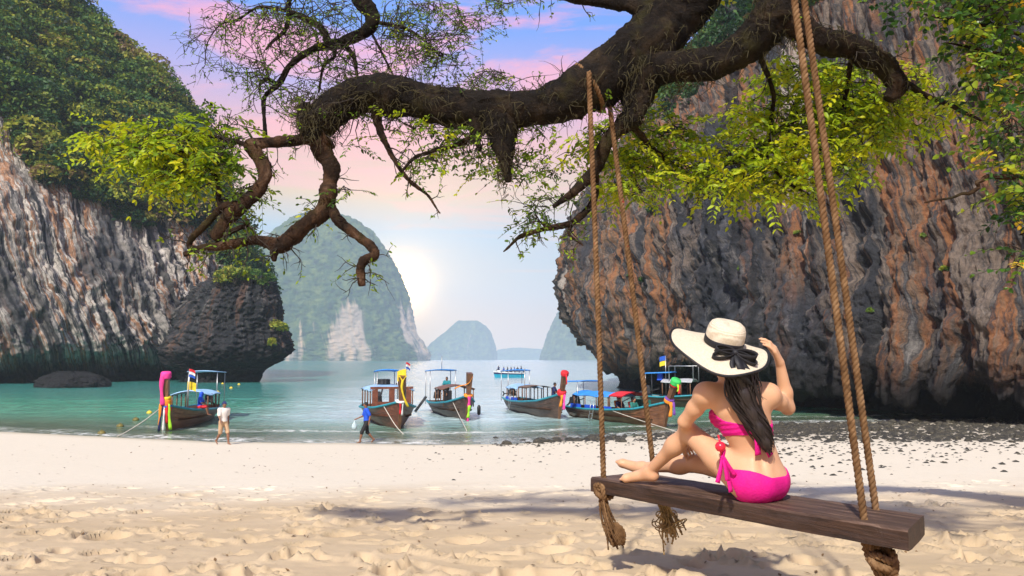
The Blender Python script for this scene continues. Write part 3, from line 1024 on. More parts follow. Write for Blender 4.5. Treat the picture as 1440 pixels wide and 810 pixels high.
def on_stack(V, px, py):
    """point of a stack's skin nearest to a picture position, on the camera side"""
    f = V.reshape(-1, 3)
    v = f - CAM
    zc = v @ F_
    X = 720 + FPX * (v @ R_) / zc
    Y = 405 - FPX * (v @ U_) / zc
    s = (X - px) ** 2 + (Y - py) ** 2 + 0.02 * (zc - zc.min()) ** 2
    return f[s.argmin()]


rs2 = np.random.RandomState(8)
for px, py, s, tn, lab in [(330, 398, 2.6, 0.62, 'bright green bush crowning the dark rock stack'), (352, 397, 2.2, 0.5, 'smaller bush beside the bright crown of the rock stack'),
                           (312, 402, 2.2, 0.72, 'yellow green bush at the cliff end of the rock stack top'), (372, 402, 1.8, 0.42, 'dark bush at the seaward end of the rock stack top'),
                           (392, 470, 2.3, 0.62, 'bush clinging to the seaward side of the rock stack'), (384, 486, 1.3, 0.78, 'small yellow green tuft low on the rock stack')]:
    cliff_shrub('bush', on_stack(IV, px, py) - np.array([0, 0, 0.2]), s, 700, 0.24, tn, lab, 'bushes on the rock stack', rs2)
PRf = PR.reshape(-1, 3)
for px, py, s, tn in [(1043, 383, 0.55, 0.40), (1120, 330, 0.4, 0.5), (905, 400, 0.8, 0.28), (885, 390, 0.7, 0.3), (1300, 335, 0.35, 0.5), (1225, 440, 0.35, 0.45), (915, 300, 0.9, 0.25), (1330, 380, 0.35, 0.6), (1150, 250, 0.5, 0.4)]:
    cliff_shrub('rock_plant', on_stack(PR[150:], px, py), s, 260, 0.10, tn, 'little green plant rooted in a crack of the streaked right cliff', 'plants on the right cliff', rs2, 4, 0.5, 'plant')
# single trees that stand out of the left slope
idx = np.argwhere((mL > 0.6) & (vrow > 0.60) & (ucol > 0.22) & (ucol < 0.9))
for i in range(26):
    u, v = idx[rs2.randint(len(idx))]
    s = rs2.uniform(2.6, 4.6)
    cliff_shrub('jungle_tree', PL[u, v] + NL[u, v] * 0.6 - np.array([0, 0, 0.5]), s, 900, 0.38, np.clip(rs2.normal(0.5, 0.17), 0.1, 0.9),
                'rounded tree standing out of the jungle on the left cliff', 'trees standing out of the jungle on the left cliff', rs2, 8, 1.1, 'tree')

# ------------------------------------------------------------------ haze over the bay
hz, t = new_mat('sea_haze')
vol = t.n('ShaderNodeVolumePrincipled', {'Color': (0.74, 0.87, 0.98, 1), 'Density': 0.00027, 'Anisotropy': 0.1})
t.n('ShaderNodeOutputMaterial', {1: vol.outputs[0]})
MB().box((0, 2260, 188), (11000, 4740, 398)).build('haze', hz, kind='stuff', label='pale blue haze lying over the bay')

# ================================================================== THE TREE OVER THE BEACH
def bark_mat():
    m, t = new_mat('mossy_bark')
    oc = t.n('ShaderNodeTexCoord').outputs['Object']
    lit = t.n('ShaderNodeAttribute', attribute_name='young').outputs['Fac']
    v = t.noise(oc, 5.0, 7.0, 0.7, 0.6)
    f = t.noise(oc, 34.0, 5.0, 0.7, 0.3)
    old = t.ramp(v, [(0.3, (0.005, 0.0045, 0.004)), (0.5, (0.014, 0.011, 0.009)), (0.60, (0.032, 0.023, 0.015)), (0.78, (0.075, 0.053, 0.03))])
    yng = t.ramp(v, [(0.34, (0.012, 0.008, 0.006)), (0.48, (0.036, 0.020, 0.012)), (0.60, (0.10, 0.052, 0.028)), (0.72, (0.24, 0.16, 0.11))])
    c = t.mix(lit, old, yng)
    moss = t.noise(oc, 3.1, 6.0, 0.65)
    c = t.mix(t.mapr(moss, 0.54, 0.70, 0.0, 0.55), c, (0.065, 0.060, 0.016))
    h = t.math('ADD', t.math('MULTIPLY', f, 0.5), v)
    b = t.n('ShaderNodeBsdfPrincipled', {'Base Color': c, 'Roughness': 0.92, 'Specular IOR Level': 0.15, 'Normal': bump(t, h, 1.0, 0.05)})
    out(t, b.outputs[0])
    return m


bark = bark_mat()
TREE_BASE = np.array([5.4, 5.6, 0.0])
TREE_BASE[2] = ground_z(TREE_BASE[0], TREE_BASE[1]) - 0.15
TV, TF, TY = [], [], []
tv_n = 0
branch_pts = []          # (points, radii) of limbs in the world, for twigs and moss


def limb(ctrl, young=0.0, n=10, rough=0.30, per=None, world=False, keep=True):
    """ctrl: (px, py, depth, width in px) or world (x, y, z, radius)"""
    global tv_n
    if world:
        C = np.array(ctrl, float)
    else:
        C = np.array([[*W(a, b, d), w * d / FPX / 2] for a, b, d, w in ctrl])
    L = np.linalg.norm(np.diff(C[:, :3], axis=0), axis=1).sum()
    r_m = C[:, 3].mean()
    steps = per or int(np.clip(L / max(r_m * 0.14, 0.008) / (len(C) - 1), 4, 34))
    Q = catmull(C, steps)
    pts, rad = Q[:, :3].copy(), np.maximum(Q[:, 3], 0.0015)
    if not world and young > 0.3:
        # crooked growth: kinks and swellings at the nodes
        ph = np.linspace(0, L / 0.19, len(pts))
        kk = np.stack([perlin(np.stack([ph, ph * 0 + 3.1 * j, ph * 0 + young + C[0, 0]], -1)) for j in range(3)], -1)
        env = np.sin(np.linspace(0, math.pi, len(pts)))[:, None] ** 0.5
        pts += kk * env * min(0.035, 1.1 * r_m)
        rad = rad * (1 + 0.24 * perlin(np.stack([ph * 1.3, ph * 0 + 9.7, ph * 0 + C[0, 1]], -1)))
    ns = int(np.clip(r_m / 0.0032, 7, 56))
    fr = frames(pts)
    a = np.arange(ns) * 2 * math.pi / ns
    ring = np.stack([p + r * (np.cos(a)[:, None] * f[0] + np.sin(a)[:, None] * f[1]) for p, r, f in zip(pts, rad, fr)])
    nor = ring - pts[:, None]
    nor /= np.linalg.norm(nor, axis=-1, keepdims=True)
    sc_ = 1.0 / max(r_m, 0.02)
    D = rough * rad[:, None] * (1.3 * fbm(ring * sc_ * 0.5, 3) + 0.55 * fbm(ring * sc_ * 1.4, 4, 0.6, True) + 0.30 * fbm(ring * sc_ * np.array([3.5, 6.0, 6.0]), 3, 0.6, True) - 0.25)
    ring = ring + nor * D[..., None]
    m = len(pts)
    TV.append(ring.reshape(-1, 3))
    TV.append(pts[-1:] + (pts[-1:] - pts[-2:-1]) * 0.3)
    q = quad_idx(m, ns, True) + tv_n
    TF.extend(map(tuple, q.tolist()))
    tip = tv_n + m * ns
    TF.extend([(tv_n + (m - 1) * ns + j, tv_n + (m - 1) * ns + (j + 1) % ns, tip) for j in range(ns)])
    TY.append(np.full(m * ns + 1, young))
    tv_n += m * ns + 1
    if keep:
        branch_pts.append((pts, rad))


B = TREE_BASE
limb([(B[0], B[1], B[2] - 0.4, 0.62), (B[0] - 0.05, B[1], B[2] + 0.2, 0.50), (B[0] - 0.2, B[1] - 0.05, B[2] + 1.3, 0.40), (B[0] - 0.55, B[1] - 0.1, B[2] + 2.8, 0.36),
      (B[0] - 1.2, B[1] - 0.15, B[2] + 4.3, 0.32), (B[0] - 2.1, B[1] - 0.2, B[2] + 5.2, 0.27)], world=True, keep=False)
e0 = (B[0] - 2.1, B[1] - 0.2, B[2] + 5.2)


def px_of(p):
    v = np.asarray(p) - CAM
    zc = v @ F_
    return 720 + FPX * (v @ R_) / zc, 405 - FPX * (v @ U_) / zc


ex, ey = px_of(e0)
# great limb that carries the swing
limb([(ex + 60, ey + 10, 5.4, 108), (ex - 40, ey - 6, 5.4, 104), (1085, -190, 5.3, 98), (985, -40, 5.2, 92), (922, 48, 5.15, 82), (858, 106, 5.1, 74), (775, 147, 5.1, 56), (700, 155, 5.15, 50), (625, 149, 5.2, 50),
      (560, 136, 5.2, 53), (512, 131, 5.2, 48), (474, 148, 5.2, 45), (450, 176, 5.2, 44), (441, 198, 5.2, 34)], 0.0)
limb([(444, 185, 5.2, 40), (432, 165, 5.18, 26), (430, 145, 5.17, 14)], 0.0)
# second limb and its arm to the right
limb([(ex - 10, ey + 20, 5.35, 80), (1195, -190, 5.0, 72), (1125, -70, 4.9, 64), (1090, 10, 4.85, 56), (1060, 58, 4.9, 48), (1018, 84, 4.95, 44), (975, 94, 5.0, 42), (930, 97, 5.05, 44), (875, 108, 5.1, 46)], 0.0)
limb([(1080, 10, 4.85, 46), (1112, 30, 4.85, 40), (1152, 55, 4.9, 36), (1198, 67, 4.95, 34), (1240, 90, 5.0, 32), (1262, 118, 5.0, 28), (1250, 140, 5.0, 14)], 0.25)
# stubs under the great limb
limb([(704, 150, 5.14, 66), (706, 185, 5.12, 40), (711, 222, 5.1, 24), (715, 256, 5.1, 9)], 0.0)
limb([(900, 90, 5.1, 70), (893, 135, 5.08, 44), (887, 176, 5.05, 20)], 0.0)
limb([(672, 170, 5.15, 30), (670, 195, 5.15, 14), (676, 212, 5.15, 5)], 0.0)
limb([(930, 40, 5.1, 46), (895, 10, 5.1, 24), (845, 2, 5.1, 17), (790, -6, 5.1, 13), (730, -30, 5.1, 8)], 0.0)
# crooked arms at the outer end
limb([(462, 192, 5.2, 34), (436, 196, 5.2, 17), (398, 199, 5.2, 16), (360, 203, 5.2, 20), (363, 226, 5.2, 19), (371, 254, 5.15, 19), (352, 282, 5.1, 20), (320, 308, 5.1, 20), (301, 334, 5.1, 15)], 0.75)
limb([(447, 190, 5.2, 32), (460, 222, 5.2, 24), (467, 250, 5.18, 22), (461, 284, 5.15, 23), (433, 312, 5.1, 23), (400, 343, 5.1, 22), (354, 340, 5.1, 14), (302, 345, 5.1, 11), (258, 358, 5.1, 6)], 0.75)
limb([(408, 335, 5.1, 22), (392, 352, 5.1, 16), (386, 367, 5.1, 6)], 0.75)
limb([(460, 285, 5.15, 16), (484, 316, 5.1, 14), (510, 337, 5.1, 13), (531, 356, 5.05, 13), (515, 369, 5.05, 13), (505, 384, 5.05, 12), (509, 402, 5.05, 10)], 0.8)
limb([(345, 288, 5.1, 14), (318, 291, 5.1, 11), (292, 311, 5.1, 10), (268, 338, 5.1, 9), (275, 350, 5.1, 8), (300, 346, 5.1, 6)], 0.8)
limb([(320, 300, 5.1, 10), (309, 285, 5.15, 8), (304, 258, 5.2, 7), (294, 233, 5.25, 5)], 0.6)
limb([(310, 332, 5.1, 9), (335, 322, 5.1, 7), (348, 316, 5.1, 6), (344, 305, 5.1, 4)], 0.7)
# high thin limb at the upper left, coming down from the crown
limb([(985, -60, 5.25, 60), (860, -170, 5.5, 46), (640, -190, 5.6, 34), (500, -110, 5.6, 26), (502, -12, 5.6, 21), (520, 15, 5.6, 21), (523, 35, 5.6, 19), (497, 53, 5.6, 15), (470, 63, 5.6, 14), (446, 67, 5.6, 10),
      (427, 77, 5.6, 9), (406, 94, 5.6, 8), (393, 117, 5.6, 8), (373, 135, 5.6, 6), (371, 156, 5.55, 6), (374, 196, 5.5, 5)], 0.0)
limb([(463, 62, 5.6, 12), (452, 40, 5.6, 9), (430, 26, 5.6, 9), (406, 14, 5.6, 8), (412, -8, 5.6, 6), (440, -40, 5.6, 4)], 0.0)
limb([(407, 14, 5.6, 7), (401, 42, 5.6, 6), (382, 60, 5.6, 4), (374, 70, 5.6, 3)], 0.0)
limb([(390, 118, 5.6, 5), (376, 112, 5.6, 5), (366, 118, 5.6, 4), (365, 130, 5.6, 3)], 0.0)
limb([(485, 62, 5.6, 7), (498, 82, 5.6, 6), (502, 108, 5.6, 4)], 0.0)
limb([(470, 64, 5.6, 6), (470, 80, 5.6, 5), (455, 94, 5.6, 4), (448, 130, 5.6, 3)], 0.0)
limb([(523, 30, 5.6, 6), (570, 40, 5.6, 5), (600, 60, 5.6, 3), (620, 80, 5.6, 2)], 0.2)
limb([(402, 15, 5.6, 5), (365, 10, 5.6, 4), (335, 27, 5.6, 3), (310, 35, 5.6, 2), (292, 60, 5.6, 1.5), (288, 90, 5.6, 1)], 0.0)
limb([(522, 45, 5.6, 4), (545, 90, 5.6, 3), (560, 120, 5.6, 2)], 0.1)
# lower twiggy limbs
limb([(528, 160, 5.2, 14), (540, 195, 5.2, 9), (552, 220, 5.2, 7), (578, 256, 5.2, 6), (600, 275, 5.2, 4), (619, 300, 5.2, 2)], 0.7)
limb([(690, 178, 5.2, 12), (650, 200, 5.2, 8), (610, 212, 5.2, 6), (580, 225, 5.2, 5), (556, 250, 5.2, 3)], 0.5)
limb([(895, 160, 5.1, 30), (873, 178, 5.15, 24), (853, 200, 5.15, 20), (838, 236, 5.2, 17), (812, 265, 5.2, 13), (778, 291, 5.2, 5)], 0.25)
limb([(838, 236, 5.2, 9), (835, 280, 5.3, 9), (808, 312, 5.3, 10), (768, 320, 5.3, 8), (730, 335, 5.3, 6), (708, 354, 5.3, 2)], 0.55)
limb([(768, 320, 5.3, 5), (758, 312, 5.3, 3), (738, 315, 5.3, 1.5)], 0.5)
limb([(806, 312, 5.3, 6), (800, 330, 5.3, 4), (820, 345, 5.3, 2)], 0.5)
limb([(1070, 80, 4.95, 9), (1088, 140, 5.3, 6), (1075, 220, 5.5, 5), (1040, 260, 5.5, 5)], 0.4)
limb([(1075, 215, 5.5, 7), (1100, 250, 5.5, 5), (1140, 275, 5.5, 3), (1170, 290, 5.5, 1.5)], 0.5)
limb([(1200, 70, 4.95, 9), (1190, 130, 5.3, 6), (1170, 190, 5.5, 5), (1130, 230, 5.5, 4)], 0.4)
limb([(1235, 90, 5.0, 14), (1290, 130, 5.2, 9), (1340, 150, 5.3, 6), (1380, 170, 5.3, 3)], 0.4)
limb([(880, 170, 5.1, 12), (920, 210, 5.4, 8), (960, 250, 5.5, 5), (1000, 280, 5.5, 3)], 0.4)
limb([(296, 236, 5.25, 6), (255, 215, 5.3, 5), (200, 205, 5.35, 3), (130, 205, 5.4, 1.5)], 0.4)
limb([(350, 205, 5.2, 7), (310, 195, 5.3, 5), (255, 190, 5.35, 3)], 0.4)

# ---- leaf sprays: twig with paired leaflets
LV, LF, LT = [], [], []
lv_n = 0
twig = MB()
rt = np.random.RandomState(12)


def leaflets(pos, ax, nor, ln, wd, tint):
    """arrays of leaf blades: a folded lozenge of six points and four faces"""
    global lv_n
    n = len(pos)
    s = np.cross(nor, ax)
    s /= np.maximum(np.linalg.norm(s, axis=1)[:, None], 1e-9)
    up = np.cross(ax, s)
    ln, wd = ln[:, None], wd[:, None]
    p0 = pos
    p1 = pos + ax * ln * 0.38 - s * wd * 0.5 + up * wd * 0.16
    p2 = pos + ax * ln * 0.38 + s * wd * 0.5 + up * wd * 0.16
    p3 = pos + ax * ln * 0.75 - s * wd * 0.38 + up * wd * 0.08
    p4 = pos + ax * ln * 0.75 + s * wd * 0.38 + up * wd * 0.08
    p5 = pos + ax * ln - up * ln * 0.10
    c = pos + ax * ln * 0.5
    V = np.stack([p0, p1, p3, p5, p4, p2, c], 1).reshape(-1, 3)
    b = lv_n + np.arange(n)[:, None] * 7
    F = np.stack([b + [0, 6, 1, 1], b + [1, 6, 2, 2], b + [2, 6, 3, 3], b + [3, 6, 4, 4], b + [4, 6, 5, 5], b + [5, 6, 0, 0]], 1).reshape(-1, 4)[:, :3]
    LV.append(V)
    LF.append(F)
    LT.append(np.repeat(tint, 6))
    lv_n += n * 7


def norm_rows(a):
    return a / np.maximum(np.linalg.norm(a, axis=1)[:, None], 1e-9)


def sprays(px, py, d, rx, ry, n, leaf=0.045, tint=(0.5, 0.12), length=0.22, pairs=7, dz=0.35, drop=0.25, flat=1.0, shape=0.45, thin=False, twigs=True):
    """n sprays spread through an ellipsoid round picture position px, py at depth d"""
    if thin:
        leaf, n, tint = leaf * 0.88, max(4, int(n * 1.7)), (0.46, 0.14)
    else:
        leaf, n, rx, ry, tint = leaf * 1.22, max(4, int(n * 0.76)), rx * 1.15, ry * 1.12, (tint[0] - 0.04, tint[1] * 1.6)
        py -= 20
    o = rt.normal(size=(n, 3))
    o = norm_rows(o) * rt.rand(n, 1) ** 0.45
    C = np.array([W(px + rx * a, py + ry * b, d + dz * c) for a, b, c in o])
    ax = norm_rows(np.stack([rt.normal(size=n), rt.normal(size=n) * 0.8, rt.normal(size=n) * 0.35 - drop], -1))
    tn = np.clip(rt.normal(tint[0], tint[1], n), 0, 1)
    L = length * rt.uniform(0.6, 1.3, n)
    upv = norm_rows(np.array([0, 0, 1.0]) + rt.normal(size=(n, 3)) * 0.35)
    side = norm_rows(np.cross(upv, ax))
    k = pairs
    pos, axs, nor, ln, wd, tt = [], [], [], [], [], []
    for i in range(k):
        f = (i + 0.6) / k
        base = C + ax * (L * f)[:, None] - np.array([0, 0, 1.0]) * (0.25 * L * f * f)[:, None]
        for sgn in (-1, 1):
            a2 = norm_rows(ax * 0.55 + side * sgn * 0.8 + rt.normal(size=(n, 3)) * 0.22 - np.array([0, 0, 0.22]))
            keep = rt.rand(n) < 0.88
            pos.append(base[keep])
            axs.append(a2[keep])
            nor.append(norm_rows(upv + rt.normal(size=(n, 3)) * 0.4)[keep])
            l_ = leaf * rt.uniform(0.65, 1.25, n) * (1 - 0.25 * f)
            ln.append(l_[keep])
            wd.append((l_ * shape * rt.uniform(0.85, 1.15, n))[keep])
            tt.append(np.clip(tn + rt.normal(size=n) * 0.07, 0, 1)[keep])
    leaflets(np.vstack(pos), np.vstack(axs), np.vstack(nor), np.concatenate(ln), np.concatenate(wd), np.concatenate(tt))
    if twigs:
        ctr = W(px, py, d)
        for i in range(n):
            e = C[i] + ax[i] * L[i] - np.array([0, 0, 0.25 * L[i]])
            twig.tube([C[i], C[i] + ax[i] * L[i] * 0.5 - np.array([0, 0, 0.06 * L[i]]), e], [0.0022, 0.0016, 0.001], 3, False)
            if i % 3 == 0:
                j = rt.randint(n)
                q = C[j] * 0.55 + ctr * 0.45 + rt.normal(size=3) * 0.03
                twig.tube([q, (q + C[i]) / 2 + rt.normal(size=3) * 0.025 + np.array([0, 0, 0.02]), C[i]], [0.0045, 0.0032, 0.0022], 4, False)


YG, MG, DG = (0.80, 0.10), (0.55, 0.12), (0.30, 0.12)
# bright mass at the left end
sprays(250, 232, 5.3, 80, 46, 210, 0.046, YG)
sprays(190, 222, 5.35, 50, 36, 75, 0.046, YG)
sprays(315, 225, 5.3, 34, 52, 85, 0.044, MG)
sprays(132, 212, 5.4, 24, 14, 20, 0.046, (0.85, 0.06))
sprays(255, 272, 5.3, 50, 22, 55, 0.044, YG)
sprays(345, 290, 5.2, 34, 18, 26, 0.038, MG)
# thin crown upper left
for a in [(330, 40, 40, 40, 26), (385, 20, 50, 25, 30), (360, 100, 28, 34, 28), (430, 45, 45, 40, 26), (560, 45, 45, 45, 50), (610, 75, 50, 50, 62), (650, 30, 50, 36, 36), (560, 120, 60, 36, 44), (480, 105, 50, 34, 26),
          (410, 135, 40, 22, 18), (690, 108, 40, 12, 24), (660, 120, 30, 14, 10), (700, 8, 40, 12, 16), (470, 15, 50, 18, 20), (600, 12, 60, 20, 30)]:
    sprays(a[0], a[1], 5.6, a[2], a[3], a[4], 0.030, (0.36, 0.14), 0.17, 5, 0.5, thin=True)
# under the great limb
for a in [(640, 212, 60, 36, 74), (565, 195, 40, 26, 34), (690, 245, 36, 26, 38), (745, 205, 36, 36, 40), (600, 245, 40, 20, 22), (500, 205, 30, 30, 12), (475, 290, 34, 18, 18), (440, 320, 14, 12, 8), (735, 255, 36, 20, 18)]:
    sprays(a[0], a[1], 5.35, a[2], a[3], a[4], 0.034, MG, 0.18, 6, 0.4)
# right of the swing's inner ropes
for a in [(775, 265, 34, 26, 26), (765, 310, 44, 22, 30), (740, 335, 26, 12, 10)]:
    sprays(a[0], a[1], 5.35, a[2], a[3], a[4], 0.030, (0.42, 0.12), 0.16, 6, 0.4)
for a in [(845, 215, 34, 36, 60), (900, 250, 46, 38, 105), (880, 285, 40, 18, 38), (940, 205, 46, 36, 85), (800, 235, 30, 36, 26), (960, 260, 40, 26, 50)]:
    sprays(a[0], a[1], 5.5, a[2], a[3], a[4], 0.044, YG)
# the bright yellow-green mass on the right
for a in [(1050, 245, 70, 44, 150), (1110, 195, 76, 60, 200), (1180, 165, 80, 60, 190), (1235, 175, 56, 50, 100), (1000, 270, 44, 24, 44), (1090, 285, 60, 16, 46), (1150, 255, 66, 34, 90), (1130, 125, 66, 32, 70), (1290, 150, 50, 44, 70),
          (1210, 215, 50, 24, 44), (1225, 110, 40, 24, 26), (985, 15, 24, 14, 8), (1330, 170, 30, 24, 24)]:
    sprays(a[0], a[1], 5.5, a[2], a[3], a[4], 0.050, (0.83, 0.09), 0.24, 7, 0.5)
# the rest of the crown, above the picture
for a in [(1180, -260, 160, 60, 60), (1000, -270, 140, 50, 50), (760, -240, 130, 40, 40), (1330, -200, 80, 40, 20)]:
    sprays(a[0], a[1], 5.5, a[2], a[3], a[4], 0.06, MG, 0.26, 6, 0.9, twigs=False)

# ---- fine crooked twigs all over the thinner limbs
def crook(p, d, L, r, n=6, turn=0.45, sag=0.05):
    pts = [p]
    st = L / n
    for _ in range(n):
        d = d + rt.normal(size=3) * turn * 0.5 + np.array([0, 0, -sag])
        d = d / np.linalg.norm(d)
        pts.append(pts[-1] + d * st)
    twig.tube(pts, np.linspace(r, max(0.0008, r * 0.25), n + 1), 4, False)
    return np.array(pts), d


def twiggy(bi, n, L, up=0.0, leaves=0.4, leaf=0.03, tint=0.4, t0=0.1, t1=1.0):
    pts, rad = branch_pts[bi]
    for _ in range(n):
        i = min(len(pts) - 2, int(len(pts) * rt.uniform(t0, t1)))
        T = pts[i + 1] - pts[i]
        T /= max(np.linalg.norm(T), 1e-9)
        o = rt.normal(size=3) * np.array([1, 0.8, 1])
        d = o - T * (o @ T) * 0.6 + np.array([0, 0, up])
        d /= np.linalg.norm(d)
        l = L * rt.uniform(0.5, 1.3)
        q, _ = crook(pts[i], d, l, min(rad[i] * 0.5, 0.0055), 7)
        for _ in range(rt.randint(2, 5)):
            k = rt.randint(2, len(q) - 1)
            d2 = (q[k] - q[k - 1]) / max(np.linalg.norm(q[k] - q[k - 1]), 1e-9) + rt.normal(size=3) * 0.7
            q2, _ = crook(q[k], d2 / np.linalg.norm(d2), l * rt.uniform(0.3, 0.7), 0.0028, 5)
            if rt.rand() < leaves:
                m = rt.randint(3, 8)
                idx = rt.randint(1, len(q2), m)
                leaflets(q2[idx], norm_rows(rt.normal(size=(m, 3)) + np.array([0, 0, -0.3])), norm_rows(rt.normal(size=(m, 3)) + np.array([0, 0, 0.8])), leaf * rt.uniform(0.7, 1.3, m), leaf * 0.45 * rt.uniform(0.8, 1.2, m), np.clip(rt.normal(tint, 0.12, m), 0, 1))


for bi, (pts, rad) in enumerate(branch_pts):
    r_ = rad.mean()
    if r_ > 0.10:
        continue
    x = px_of(pts[len(pts) // 2])
    high = x[1] < 140 and x[0] < 700
    twiggy(bi, 34 if high and len(pts) > 60 else 16 if high else 9, 0.30 if high else 0.20, 0.1 if high else -0.1, 0.6 if high else 0.5, 0.022 if high else 0.032, 0.40 if high else 0.55)
twiggy(0, 40, 0.28, 0.6, 0.35, 0.024, 0.4, 0.35, 1.0)

tree = empty('shade_tree', TREE_BASE, 0, 'old mossy tree whose great crooked limb carries the swing', 'tree')
V = np.vstack(TV) - TREE_BASE
mobj('trunk', V, TF, bark, tree, True, {'young': ('POINT', 'FLOAT', np.concatenate(TY))})
near_leaf = leaf_mat('tree_leaves', [(0.0, (0.025, 0.060, 0.012)), (0.3, (0.060, 0.125, 0.015)), (0.55, (0.17, 0.28, 0.018)), (0.78, (0.37, 0.48, 0.016)), (1.0, (0.58, 0.57, 0.02))], 0.45, 0.45, 1.35)
mobj('crown', np.vstack(LV) - TREE_BASE, np.vstack(LF), near_leaf, tree, False, {'tint': ('FACE', 'FLOAT', np.concatenate(LT))}, kind='stuff')
for i, v in enumerate(twig.V):
    twig.V[i] = tuple(np.array(v) - TREE_BASE)
twig.build('twigs', bark_thin, tree, True, kind='stuff')
# hanging rootlets, moss and dry ferns on the great limbs
moss = MB()
rm = np.random.RandomState(4)
for bi, cnt in ((1, 420), (2, 60), (3, 170), (4, 70), (5, 60), (6, 40)):
    pts, rad = branch_pts[bi - 1] if bi - 1 < len(branch_pts) else branch_pts[0]
    for _ in range(cnt):
        i = rm.randint(2, len(pts) - 1)
        if pts[i][2] > 6.3:
            continue
        a = rm.rand() * 6.283
        T = pts[i] - pts[i - 1]
        T /= np.linalg.norm(T)
        n1 = np.cross(T, [0, 0, 1.0])
        n1 /= np.linalg.norm(n1)
        n2 = np.cross(n1, T)
        o = n1 * math.cos(a) + n2 * math.sin(a)
        p = pts[i] + o * rad[i] * 0.98
        for _ in range(4):
            l = rm.uniform(0.02, 0.09)
            b_ = p + T * rm.normal() * 0.05 - o * 0.015
            q1 = b_ + o * (0.015 + l * 0.5) + T * rm.normal() * l * 0.4 + rm.normal(size=3) * 0.008
            q2 = q1 + np.array([0, 0, -l * 0.35]) + T * rm.normal() * l * 0.5 + rm.normal(size=3) * 0.012
            q3 = q2 + np.array([0, 0, -l * 0.4]) + rm.normal(size=3) * 0.012
            moss.tube([b_, q1, q2, q3], [0.0028, 0.0024, 0.0018, 0.0008], 3, False)
moss.V = [tuple(np.array(v) - TREE_BASE) for v in moss.V]
moss.build('hanging_rootlets', pmat('dry_moss', (0.055, 0.046, 0.018), 0.95, var=0.5, scale=20), tree, True, kind='stuff')

# ---- second tree, at the right edge, with broader glossy leaves
LV, LF, LT = [], [], []
lv_n = 0
twig = MB()
T2 = np.array([5.1, 4.3, 0.0])
T2[2] = ground_z(T2[0], T2[1]) - 0.1
for a in [(1352, 30, 66, 40, 60), (1285, 12, 46, 20, 18), (1395, 40, 56, 56, 70), (1405, 125, 44, 46, 60), (1425, 205, 30, 44, 46), (1440, 270, 26, 44, 36), (1372, 95, 40, 36, 34), (1390, 235, 24, 20, 12), (1425, 320, 20, 14, 8), (1440, 380, 26, 18, 16),
          (1480, 120, 40, 120, 50), (1480, -60, 120, 60, 60), (1345, -40, 90, 30, 40), (1420, 290, 14, 10, 6)]:
    sprays(a[0], a[1], 4.6, a[2], a[3], int(a[4] * 1.25), 0.044, (0.52, 0.17), 0.20, 5, 0.45, 0.1, shape=0.6)
tree2 = empty('broadleaf_tree', T2, 0, 'leafy tree with broad glossy leaves reaching in at the right edge', 'tree')
leaf2 = leaf_mat('broad_leaves', [(0.0, (0.020, 0.065, 0.018)), (0.35, (0.055, 0.14, 0.022)), (0.6, (0.20, 0.32, 0.025)), (0.85, (0.42, 0.46, 0.03)), (1.0, (0.75, 0.45, 0.03))], 0.42, 0.28, 1.4)
mobj('crown', np.vstack(LV) - T2, np.vstack(LF), leaf2, tree2, False, {'tint': ('FACE', 'FLOAT', np.concatenate(LT))}, kind='stuff')
TV, TF, TY, tv_n = [], [], [], 0
limb([(T2[0], T2[1], T2[2] - 0.3, 0.16), (T2[0] - 0.05, T2[1], T2[2] + 1.0, 0.12), (T2[0] - 0.3, T2[1] + 0.1, T2[2] + 2.2, 0.10), (T2[0] - 0.8, T2[1] + 0.2, T2[2] + 3.2, 0.07), (T2[0] - 1.6, T2[1] + 0.3, T2[2] + 3.9, 0.03)], 0.5, world=True, keep=False)
hub = (T2[0] - 0.3, T2[1] + 0.1, T2[2] + 2.2)
hx, hy = px_of(hub)
for tx, ty in [(1330, 60), (1400, 130), (1420, 220), (1435, 330), (1300, 20), (1430, 375), (1240, 300)]:
    if tx == 1240:
        limb([(hx, hy, 4.5, 14), (1430, 250, 4.55, 7), (1370, 268, 4.6, 5), (1300, 285, 4.6, 2)], 0.6, keep=False)
    else:
        j_ = rt.normal(size=4) * 26
        limb([(hx, hy, 4.4, 13), (hx * 0.7 + tx * 0.3 + j_[0], hy * 0.7 + ty * 0.3 - 22 + j_[1], 4.35, 9), (hx * 0.35 + tx * 0.65 + j_[2], hy * 0.35 + ty * 0.65 - 26 + j_[3], 4.6, 6), (tx, ty, 4.6, 2.5)], 0.5, keep=False)
mobj('trunk', np.vstack(TV) - T2, TF, bark, tree2, True, {'young': ('POINT', 'FLOAT', np.concatenate(TY))})
twig.V = [tuple(np.array(v) - T2) for v in twig.V]
twig.build('twigs', bark_thin, tree2, True, kind='stuff')

# ================================================================== THE SWING
BZ = 2.80                                  # height of the plank's top
PA = np.array([0.471, 4.75])               # near left corner
PD = np.array([0.618, -0.786])             # along the plank, to the right
PN = np.array([0.786, 0.618])              # across it, away from the camera


def on_plank(s, w, z=0.0):
    p = PA + PD * s + PN * w
    return np.array([p[0], p[1], BZ + z])


